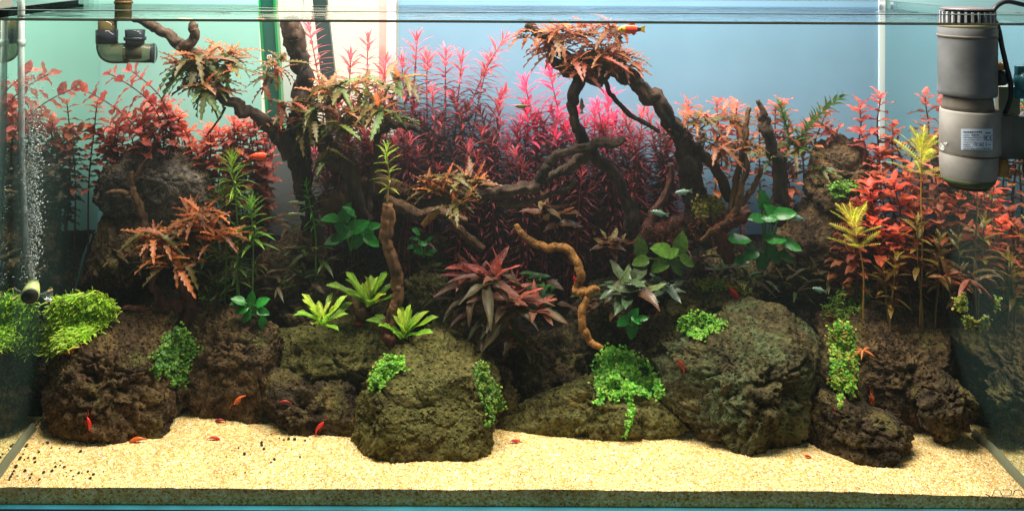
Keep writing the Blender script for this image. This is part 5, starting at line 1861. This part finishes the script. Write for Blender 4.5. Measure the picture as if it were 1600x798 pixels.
oy, orr, blk, yt, rdd = fm('fish_gold', S(246, 178, 44)), fm('fish_red', S(236, 70, 28)), fm('fish_black', S(34, 34, 36)), fm('fish_yellow', S(238, 190, 60)), fm('fish_darkred', S(130, 40, 30))
sil, sild = fm('fish_silver', S(128, 158, 138), .18), fm('fish_silver_fin', S(120, 140, 126), .3)
fish('orange fish with black and yellow tail just under the water surface', 987, 46, .14, 43, 0, .17, (oy, orr, blk, yt))
fish('red-orange fish with dark tail swimming left of the black trunk', 409, 244, .17, 36, 0, .17, (orr, orr, blk, rdd), yaw=8)
GF = 'small silvery fish'
fish('small silvery fish facing left, higher of two before the dark arching wood', 1068, 300, .175, 28, -8, .15, (sil, sil, sil, sild), GF)
fish('small silvery fish facing left just above the reddish log', 1031, 333, .18, 29, 12, .15, (sil, sil, sil, sild), GF)
fish('small olive fish in open water left of the arching driftwood', 817, 166, .20, 26, 0, .13, (fm('fish_olive', S(120, 104, 70)), fm('fish_olive2', S(130, 116, 84)), sil, sild), GF)
fish('small pale fish hanging nose-up beside the left arm of the arching driftwood', 909, 166, .175, 25, 88, .13, (fm('fish_olive', S(1, 1, 1)), fm('fish_olive2', S(1, 1, 1)), sil, sild), GF)
fish('small greenish fish in the shade, upper of two above the broad green leaves', 463, 317, .19, 28, 0, .13, (fm('fish_shade', S(110, 116, 72)), fm('fish_shade2', S(96, 100, 66)), sild, sild), GF)
fish('small greenish fish in the shade, lower of two above the broad green leaves', 462, 335, .19, 30, -4, .13, (fm('fish_shade', S(1, 1, 1)), fm('fish_shade2', S(1, 1, 1)), sild, sild), GF)
fish('small silvery fish in front of the rough rock top at right', 1299, 266, .22, 20, 5, .2, (sil, sil, sil, sild), GF)
fish('small grey-green fish in front of the tall rough rock at right', 1246, 341, .20, 24, 4, .2, (sil, sil, sil, sild), GF)
fish('small silvery fish low beside the dark hollow above the greenish rock', 1281, 453, .19, 24, 15, .16, (sil, sil, sil, sild), GF)

shr_r, shr_o, shr_d = plain('shrimp_red', S(214, 40, 30), 0.3, noise=.25, nscale=400), plain('shrimp_orange', S(228, 104, 44), 0.3, noise=.25, nscale=400), plain('shrimp_dark_red', S(150, 34, 34), 0.35, noise=.25, nscale=400)


def shrimp(label, px, py, Lpx, ang, mat, face=1):
    """resting on whatever lies behind that point; ang turns it in the picture, 0 = head left"""
    p, nr = hit(px, py)
    k = K(p.y)
    L = Lpx * k
    C = p + Vector((0, -0.10 * L, 0.02 * L)) + nr * 0.10 * L
    root = empty('shrimp', C, label, 'shrimp', 'red cherry shrimp')
    root.rotation_euler = (0, math.radians(ang), 0)
    path = [(-.48, .02), (-.36, .05), (-.2, .08), (-.05, .09), (.1, .085), (.24, .05), (.36, -.01), (.46, -.07)]
    rad = [.015, .07, .105, .11, .095, .075, .05, .03]
    pts = catmull([(x * L * face, 0, z * L, r * L) for (x, z), r in zip(path, rad)], 3)
    b = tube_data([q[:3] for q in pts], [q[3] for q in pts], 10)
    obj('body', mesh_from('body', b[0], b[1], mat), root)
    fan = fin_data([(.43 * L * face, -.05 * L), (.56 * L * face, -.05 * L), (.58 * L * face, -.11 * L), (.50 * L * face, -.15 * L)], .03 * L)
    obj('tail_fan', mesh_from('tail_fan', fan[0], fan[1], mat, False), root)
    parts = []
    for i in range(5):
        x = (-.26 + .09 * i) * L * face
        for s in (-1, 1):
            parts.append(tube_data([(x, s * .05 * L, .02 * L), (x - .03 * L * face, s * .10 * L, -.07 * L), (x - .01 * L * face, s * .13 * L, -.14 * L)], [.012 * L] * 3, 4))
    v, f = merge(parts)
    obj('legs', mesh_from('legs', v, f, mat), root, kind='stuff')
    for s in (-1, 1):
        v, f = tube_data(catmull([(-.46 * L * face, s * .03 * L, .04 * L), (-.62 * L * face, s * .10 * L, .12 * L), (-.85 * L * face, s * .2 * L, .08 * L)], 4), [.008 * L] * 9, 4)
        obj('antenna', mesh_from('antenna', v, f, mat), root)
    return root


for x, y, L, a, m, fc, lb in [
        (139, 663, 25, 78, shr_r, 1, 'red shrimp climbing upright on the broad left rock'),
        (214, 686, 26, -20, shr_o, 1, 'orange-red shrimp on the sand at the foot of the broad left rock'),
        (335, 686, 20, 8, shr_r, -1, 'red shrimp on the open sand below the second rock'),
        (344, 658, 18, -6, shr_d, 1, 'dark red shrimp under the edge of the second rock'),
        (501, 666, 24, -50, shr_r, -1, 'red shrimp slanting up on the low dark rock by the sand'),
        (446, 627, 18, 0, shr_d, 1, 'dark red shrimp lying high on the low dark rock'),
        (806, 690, 18, 0, shr_r, 1, 'red shrimp at the left tip of the long low slab'),
        (980, 578, 24, 84, shr_r, 1, 'scarlet shrimp upright on the large trailing patch'),
        (1146, 464, 32, 55, shr_r, 1, 'biggest red shrimp slanting on the pitted rock right of centre'),
        (1064, 571, 24, 60, shr_d, 1, 'dim crimson shrimp on the largest greenish rock'),
        (1298, 498, 22, 55, shr_d, 1, 'dark red shrimp on the light green frond tuft'),
        (1360, 626, 27, 82, shr_o, 1, 'orange shrimp upright on the tilted slab above the small dark rock'),
        (1262, 714, 14, 15, shr_r, 1, 'red and white shrimp under the small dark rock on the sand'),
        (375, 623, 22, -45, shr_o, 1, 'slim orange shrimp on the lower edge of the second rock'),
        (630, 418, 26, 75, shr_d, 1, 'slender red shrimp beside the upright brown stick'),
        (434, 484, 18, 35, shr_d, 1, 'dim red shrimp left of the left lime rosette'),
        (899, 438, 14, 75, shr_r, 1, 'red shrimp clinging to the golden driftwood'),
        (561, 506, 12, 0, shr_r, 1, 'small red shrimp below the short brown stub'),
        (115, 547, 28, -30, shr_o, 1, 'orange shrimp on top of the broad left rock by the moss lawn'),
        (72, 571, 10, -15, shr_r, 1, 'tiny red shrimp at the left glass by the broad left rock'),
        (411, 415, 20, -15, shr_d, 1, 'dim red shrimp on the brown rock in the left middle ground'),
        (1303, 641, 12, 70, shr_d, -1, 'small rusty shrimp on the top left of the small dark rock')]:
    shrimp(lb, x, y, L, a, m, fc)

# dark soil pellets strewn on the sand
pv, pf = [], []
oc, of = ico(2)
pel = []
for i in range(150):
    if i >= 90:
        x, y = random.uniform(30, 1480), random.uniform(700, 762)
    elif i < 55:
        x, y = random.gauss(60, 45), random.uniform(690, 755)
        x = max(12 + (755 - y) * 0.5, x)
    elif i < 75:
        x, y = random.uniform(380, 520), random.uniform(650, 725)
    else:
        x, y = random.uniform(60, 500), random.uniform(690, 750)
    pel.append((x, y))
for x, y in pel:
    p, nr = hit(x, y)
    if p.z > 0.045:
        continue
    r = (random.uniform(0.9, 2.5) if len(pv) < 80 * len(oc) else random.uniform(0.5, 1.1)) * K(p.y)
    s = len(pv)
    pv += [Vector(c) * r * (1 + 0.2 * random.uniform(-1, 1)) + p + Vector((0, 0, r * .5)) for c in oc]
    pf += [tuple(int(i) + s for i in q) for q in of]
o = obj('soil_pellets', mesh_from('soil_pellets', pv, pf, plain('soil_pellet', (0.03, 0.022, 0.018, 1), 0.9)), kind='stuff')
o['label'] = 'dark soil pellets strewn over the sand at the left'

# leaves caught at the water line
for x, c, w, lb in [(295, S(226, 150, 130), 36, 'pale pink leaf scrap floating at the water line above the dark prong'),
                    (409, S(224, 90, 50), 20, 'orange leaf scrap floating at the water line by the green post'),
                    (565, S(232, 130, 140), 26, 'pink leaf scrap floating at the water line in the bright gap')]:
    p = P(x, 31, 0.02)
    p.z = ZW + 0.0006
    v, f = leaf_data('lance', 0)
    L = w * K(.02)
    o = obj('leaf_scrap', mesh_from('leaf_scrap', [((a - .5) * L, b * L * 2.2, q * L * .3 + .0004) for a, b, q in v], f, M['leaf']), None, p)
    o.color = c
    tag(o, lb, 'leaf scrap')

# ------------------------------------------------------------------ equipment
# smoky elbow pipe at upper left
smoky = mat_thin('smoky_plastic', (0.56, 0.55, 0.45, 1), 0.18, 0.06, 0.26, S(120, 116, 92))
smoky_d = mat_thin('smoky_plastic_dark', (0.20, 0.22, 0.25, 1), 0.18, 0.06, 0.4, S(58, 62, 70))
brn = mat_thin('brown_pipe', (0.50, 0.44, 0.30, 1), 0.2, 0.05, 0.4, S(122, 100, 66))
YE = 0.19
ke = K(YE)
pc = P(168, 60, YE)
pipe = empty('elbow_pipe', pc, 'smoky translucent elbow pipe with a short side stub hanging at upper left', 'pipe')


def tube_obj(name, pts, radii, mat, parent, n=28, wall=None):
    v, f = tube_data([p - parent.matrix_basis.translation for p in pts], radii, n)
    return obj(name, mesh_from(name, v, f, mat), parent)


tube_obj('down_tube', [P(168, 33, YE), P(168, 48, YE), P(168, 62, YE)], [14.5 * ke] * 3, brn, pipe)
tube_obj('down_tube', [P(193, -40, YE), P(193, 0, YE), P(192, 31, YE)], [13 * ke] * 3, brn, pipe)
tube_obj('band', [P(193, 2, YE), P(193, 6, YE)], [14.5 * ke] * 2, brn, pipe)
tube_obj('collar', [P(167, 47, YE), P(167, 68, YE)], [17 * ke] * 2, smoky_d, pipe)
pts = [P(167, 66, YE), P(167, 74, YE), P(170, 81, YE), P(177, 83.5, YE), P(188, 83.5, YE), P(200, 83.5, YE)]
tube_obj('elbow', catmull([np.array(p) for p in pts], 4) and [Vector(p) for p in catmull([np.array(p) for p in pts], 4)], [16 * ke] * 21, smoky, pipe)
tube_obj('mouth', [P(196, 83.5, YE), P(220, 83.5, YE), P(241, 83.5, YE)], [15 * ke] * 3, smoky, pipe)
tube_obj('mouth_rim', [P(239, 83.5, YE), P(241.5, 83.5, YE)], [15.6 * ke] * 2, smoky_d, pipe)
tube_obj('side_stub', [P(211, 47, YE), P(211, 58, YE), P(211, 72, YE)], [15.5 * ke, 15 * ke, 14.5 * ke], smoky_d, pipe)
tube_obj('stub_ring', [P(211, 58, YE), P(211, 63, YE)], [17.2 * ke] * 2, smoky_d, pipe)
tube_obj('inner_pipe', [P(210, 70, YE), P(210, 92, YE)], [11 * ke] * 2, plain('inner_pipe', S(84, 60, 44), .5), pipe)

# glass air tube with diffuser at the left
YA = 0.056
ka = K(YA)
gl = mat_thin('air_glass', (0.86, 0.90, 0.88, 1), 0.10, 0.05, 0.5, S(206, 216, 210))
at_ = empty('air_tube', P(33, 440, YA), 'clear glass air tube running down the left corner to a round diffuser', 'air tube')
tube_obj('tube', [P(33, 24, YA), P(33, 120, YA), P(34, 250, YA), P(40, 380, YA), P(45, 438, YA)], [5.0 * ka] * 5, gl, at_, 14)
tube_obj('sleeve', [P(33, 62, YA), P(33, 72, YA)], [6.4 * ka] * 2, gl, at_, 14)
hk = [P(33, 26, YA), P(33, 8, YA), P(30, -2, YA), P(22, -6, YA)]
tube_obj('hook', [Vector(p) for p in catmull([np.array(p) for p in hk], 5)], [5.6 * ka] * 16, gl, at_, 14)
A, B = P(51, 446, YA), P(47, 462, YA - 0.022)
tube_obj('diffuser_cup', [A, A.lerp(B, .5), B], [10 * ka, 12.5 * ka, 13.5 * ka], plain('diffuser_cup', S(176, 190, 120), .4), at_, 24)
d = (B - A).normalized()
tube_obj('diffuser_disc', [B + d * .0005, B + d * .002], [12.2 * ka] * 2, plain('diffuser_disc', (0.012, 0.016, 0.013, 1), .6), at_, 24)
cup = mat_thin('suction_cup', (0.72, 0.80, 0.76, 1), 0.3, 0.05, 0.22, S(170, 186, 176))
v, f = lathe_data([(2 * ka, 0), (4 * ka, 7 * ka), (8 * ka, 14 * ka), (12 * ka, 18 * ka)], 18, 'X', False)
obj('suction_cup', mesh_from('suction_cup', v, f, cup), at_, P(60, 461, YA) - at_.location)
v, f = lathe_data([(3 * ka, 0), (6 * ka, -5 * ka), (12 * ka, -9 * ka)], 18, 'X', False)
obj('suction_cup', mesh_from('suction_cup', v, f, cup), at_, P(33, 458, YA) - at_.location)
# rising bubbles
n = 2200
V, Fq = [], []
bc, bf = ico(1)
for i in range(n):
    t = random.random() ** 1.15
    py = 445 - t * 330
    px = 50 + random.gauss(0, 1) * (6 + 6 * t) + 3 * math.sin(py * .04)
    Y = YA + random.gauss(0, .006)
    r = random.uniform(.5, 1.9) * ka * (1.0 if t < .7 else .75)
    c = P(px, py, Y)
    if c.x < XL + .003:
        continue
    s = len(V)
    V += [(c.x + q[0] * r, c.y + q[1] * r, c.z + q[2] * r * .8) for q in bc]
    Fq += [tuple(int(j) + s for j in q) for q in bf]
bub = mat_thin('air_bubble', (0.9, 0.96, 0.95, 1), 0.55, 0.05, 0.35, S(215, 228, 220))
o = obj('bubbles', mesh_np('bubbles', V, Fq, bub), kind='stuff')
o['label'] = 'stream of air bubbles rising from the diffuser'

# grey filter pump at the right
YPU = 0.046
kp = K(YPU)
g1 = plain('pump_dark_grey', S(112, 112, 114), .55, noise=.3, nscale=28, spec=.3)
g2 = plain('pump_grey', S(148, 142, 137), .6, noise=.25, nscale=30, spec=.3)
g3 = plain('pump_brownish', S(114, 104, 94), .6, noise=.2, nscale=60, spec=.3)
blkp = plain('black_rubber', (0.012, 0.013, 0.016, 1), .45)
amber = plain('amber_plastic', S(176, 128, 70), .35, noise=.3, nscale=90)
ivory = plain('ivory_clip', S(196, 190, 160), .5)
pb = P(1513, 303, YPU)
pump = empty('filter_pump', pb, 'grey cylindrical filter pump hanging at the right of the tank', 'pump')


def plathe(name, rows, mat, cx=1513, n=48, parent=None):
    """rows: (py, half width px)"""
    rows = [((y + 62) / 1.036 - 62, w) for y, w in rows]
    c = P(cx, rows[0][0], YPU)
    v, f = lathe_data([(w * 0.86 * kp, (rows[0][0] - y) * kp) for y, w in rows], n)
    return obj(name, mesh_from(name, v, f, mat), pump, c - pb)


o = plathe('upper_body', [(156, 45), (153.5, 47), (148, 47.2), (62, 47), (60, 47.4), (58, 47.4), (47, 47.4), (45, 46)], g1, 1511)
o = plathe('collar', [(62.4, 48.2), (60, 48.4), (58.5, 48.2)], g3, 1511)
o = plathe('neck', [(180, 42), (172, 40.8), (160, 39), (155, 38.5)], g3, 1512)
o = plathe('label_body', [(249, 46.5), (246, 48.5), (182, 48), (179, 46.5)], g2, 1515)
# flat back block that widens the labelled body to the right
bx = P(1558, 212, YPU + .012)
v, f = box_data(-18 * kp, 18 * kp, -.012, .016, -34 * kp, 33 * kp)
obj('mount_block', mesh_from('mount_block', v, f, g2, False), pump, bx - pb)
o = plathe('bowl', [(302, 30), (299, 37), (293, 41.5), (284, 44.5), (272, 46), (250, 46.6), (248, 45.6)], g2, 1513)
o = plathe('bowl_foot', [(307, 24), (305.5, 31), (302.5, 33), (300, 32)], blkp, 1513)
o = plathe('seam', [(250.3, 47.2), (249.2, 47.6), (248.2, 47.2)], plain('seam_dark_brown', S(70, 48, 30), .7), 1514)  # darker brown ring at the joint
gm = plain('bowl_algae', S(74, 82, 50), .8, noise=.4, nscale=60)
o = plathe('algae_band', [(299.5, 37.2), (294.5, 41.3), (288, 43.8)], gm, 1513)
# slotted head above the water
o = plathe('head_core', [(45, 38), (22, 37), (17, 33)], plain('head_core', S(46, 50, 56), .5), 1511)
o = plathe('head_ring', [(47, 46.5), (41, 46.8), (40, 45)], plain('head_ring', S(150, 140, 112), .4), 1511)
for i in range(26):
    a = 2 * math.pi * i / 26
    c = P(1511, 30, YPU) + Vector((math.cos(a) * 36 * kp, math.sin(a) * 36 * kp, 0))
    v, f = box_data(-1.6 * kp, 1.6 * kp, -2.6 * kp, 2.6 * kp, -11 * kp, 12 * kp)
    o = obj('slat', bpy.data.meshes.get('slat_mesh') or mesh_from('slat_mesh', v, f, plain('head_slat', S(158, 160, 166), .4), False), pump, c - pb)
    o.rotation_euler = (0, 0, a + math.pi / 2)
o = plathe('head_cap', [(18.5, 42), (16.5, 43), (15, 40), (14, 20)], plain('head_cap', S(104, 98, 102), .35), 1511)
# outlet nozzle, knob, clips
noz = P(1557, 122, YPU)
v, f = lathe_data([(13 * kp, -2 * kp), (12 * kp, 10 * kp), (9 * kp, 15 * kp), (9.5 * kp, 18 * kp)], 24, 'X')
obj('outlet_nozzle', mesh_from('outlet_nozzle', v, f, plain('nozzle', S(66, 66, 68), .6), True), pump, noz - pb)
v, f = lathe_data([(9 * kp, -5 * kp), (9 * kp, 3 * kp), (6 * kp, 6 * kp), (2 * kp, 8 * kp)], 20)
obj('knob', mesh_from('knob', v, f, amber), pump, P(1562, 104, YPU - .004) - pb)
v, f = box_data(-8 * kp, 9 * kp, -.004, .004, -22 * kp, 22 * kp)
obj('bracket', mesh_from('bracket', v, f, ivory, False), pump, P(1565, 157, YPU + .01) - pb)
v, f = lathe_data([(8 * kp, -14 * kp), (9 * kp, -8 * kp), (9.4 * kp, 4 * kp), (7 * kp, 13 * kp)], 20)
obj('catch', mesh_from('catch', v, f, amber), pump, P(1566, 262, YPU - .006) - pb)
# sticker wrapped round the labelled body with its print
RS = 42.0 * kp
cxs = P(1515, 212, YPU)


def on_cyl(px, py, dr=0.0):
    """the point of the pump's round wall seen at that place in the photograph"""
    d = P(px, py, 0.0) - EYE
    ox, oy = EYE.x - cxs.x, EYE.y - cxs.y
    A_, B_, C_ = d.x * d.x + d.y * d.y, 2 * (ox * d.x + oy * d.y), ox * ox + oy * oy - (RS + dr) ** 2
    t = (-B_ - math.sqrt(max(0.0, B_ * B_ - 4 * A_ * C_))) / (2 * A_)
    return EYE + d * t


def cyl_n(p):
    return (p.x - cxs.x, p.y - cxs.y, 0)


V, Fq = [], []
for i in range(13):
    px = 1501.5 + 49.5 * i / 12
    for py in (201.5, 234):
        V.append(on_cyl(px, py, .0004))
for i in range(12):
    Fq.append((2 * i, 2 * i + 2, 2 * i + 3, 2 * i + 1))
st = obj('sticker', mesh_from('sticker', local(V, pb), Fq, plain('sticker_paper', S(206, 216, 232), .4)), pump)
parts = []


def pr(path, w, dr=.0009):
    parts.append(ribbon([on_cyl(x, y, dr) for x, y in path], w * kp, cyl_n))


def arc(cx, cy, rx, ry, a0, a1, m=8):
    return [(cx + rx * math.cos(math.radians(a0 + (a1 - a0) * i / m)), cy + ry * math.sin(math.radians(a0 + (a1 - a0) * i / m))) for i in range(m + 1)]


rgp = random.Random(4)
for py, x0, x1, w in [(206.5, 1505, 1535, 2.2), (208, 1540, 1548, 2.0), (211.5, 1505, 1515, 1.0), (211.3, 1518, 1530, 1.9), (215, 1505, 1533, 1.1), (219, 1505, 1531, 1.1), (222.5, 1505, 1526, .9), (226, 1505, 1516, 1.4), (229.4, 1505, 1520, .9), (232.3, 1505, 1548, 1.3)]:
    x = x0
    while x < x1:
        l = rgp.uniform(1.0, 3.2)
        pr([(x, py), (min(x1, x + l), py)], w)
        x += l + rgp.uniform(.5, 1.0)
pr(arc(1544.0, 216, 2.6, 3.6, 300, 60), 1.0)                      # C
pr(arc(1549.2, 216, 2.4, 3.6, 300, 60), 1.0)                      # E
pr([(1546.8, 216), (1549.2, 216)], 1.0)
pr(arc(1539.2, 214.5, 1.6, 2.0, 0, 360, 10), .8)
pr([(1537.8, 218.5), (1540.8, 218.5)], .9)
pr([(1521, 226), (1524, 223), (1524, 229), (1521, 226)], .8)
pr([(1526, 223.5), (1530, 223.5), (1530, 228.5), (1526, 228.5), (1526, 223.5)], .8)
pr([(1532.5, 229), (1532.5, 223.5), (1536.5, 223.5), (1536.5, 226), (1532.5, 226), (1536.8, 229)], 1.0)
pr([(1541, 229), (1541, 223)], .9)
pr([(1544, 226), (1548, 226)], .9)
v, f = merge(parts)
obj('print', mesh_from('print', local(v, st.parent.location), f, plain('blue_print', S(40, 52, 92), .5), False), st)
parts = []
pr(arc(1470.5, 229, 2.0, 4, -120, 200), 1.6, .0012)
pr(arc(1473.0, 231, 1.8, 3.2, 180, 540, 12), 1.5, .0012)
pr([(1474.5, 224.5), (1476.5, 222.5), (1476.5, 226), (1479.5, 222.5)], 1.7, .0012)
v, f = merge(parts)
obj('emblem', mesh_from('emblem', local(v, pb), f, plain('emblem_white', S(226, 224, 220), .5), False), pump)
# cable
cb = [(1600, 8), (1575, 3), (1560, 8), (1552, 18), (1553, 30), (1560, 45), (1566, 75), (1573, 105), (1579, 130), (1578, 155), (1570, 178)]
cY = [.05, .04, .035, .03, .03, .03, .032, .034, .036, .036, .04]
pts = catmull([np.array(P(x, y, q)) for (x, y), q in zip(cb, cY)], 6)
v, f = tube_data([Vector(p) for p in pts], [3.6 * kp] * len(pts), 10)
o = obj('cable', mesh_from('cable', local(v, pb), f, blkp), pump)
# teal suction bracket on the right glass
sc_ = empty('suction_bracket', P(1590, 128, .030), 'teal plastic suction bracket at the far right edge beside the pump cable', 'bracket')
tl = plain('teal_plastic', S(62, 128, 138), .35, noise=.3, nscale=120)
v, f = lathe_data([(4 * kp, -8 * kp), (10 * kp, -6 * kp), (15 * kp, 0), (12 * kp, 5 * kp), (5 * kp, 9 * kp)], 18, 'X')
obj('cup', mesh_from('cup', v, f, tl), sc_, Vector((0.004, 0, 0)))
v, f = box_data(-6 * kp, 6 * kp, -.003, .003, -26 * kp, 24 * kp)
obj('bar', mesh_from('bar', v, f, tl, False), sc_, Vector((0.004, 0.002, 0)))
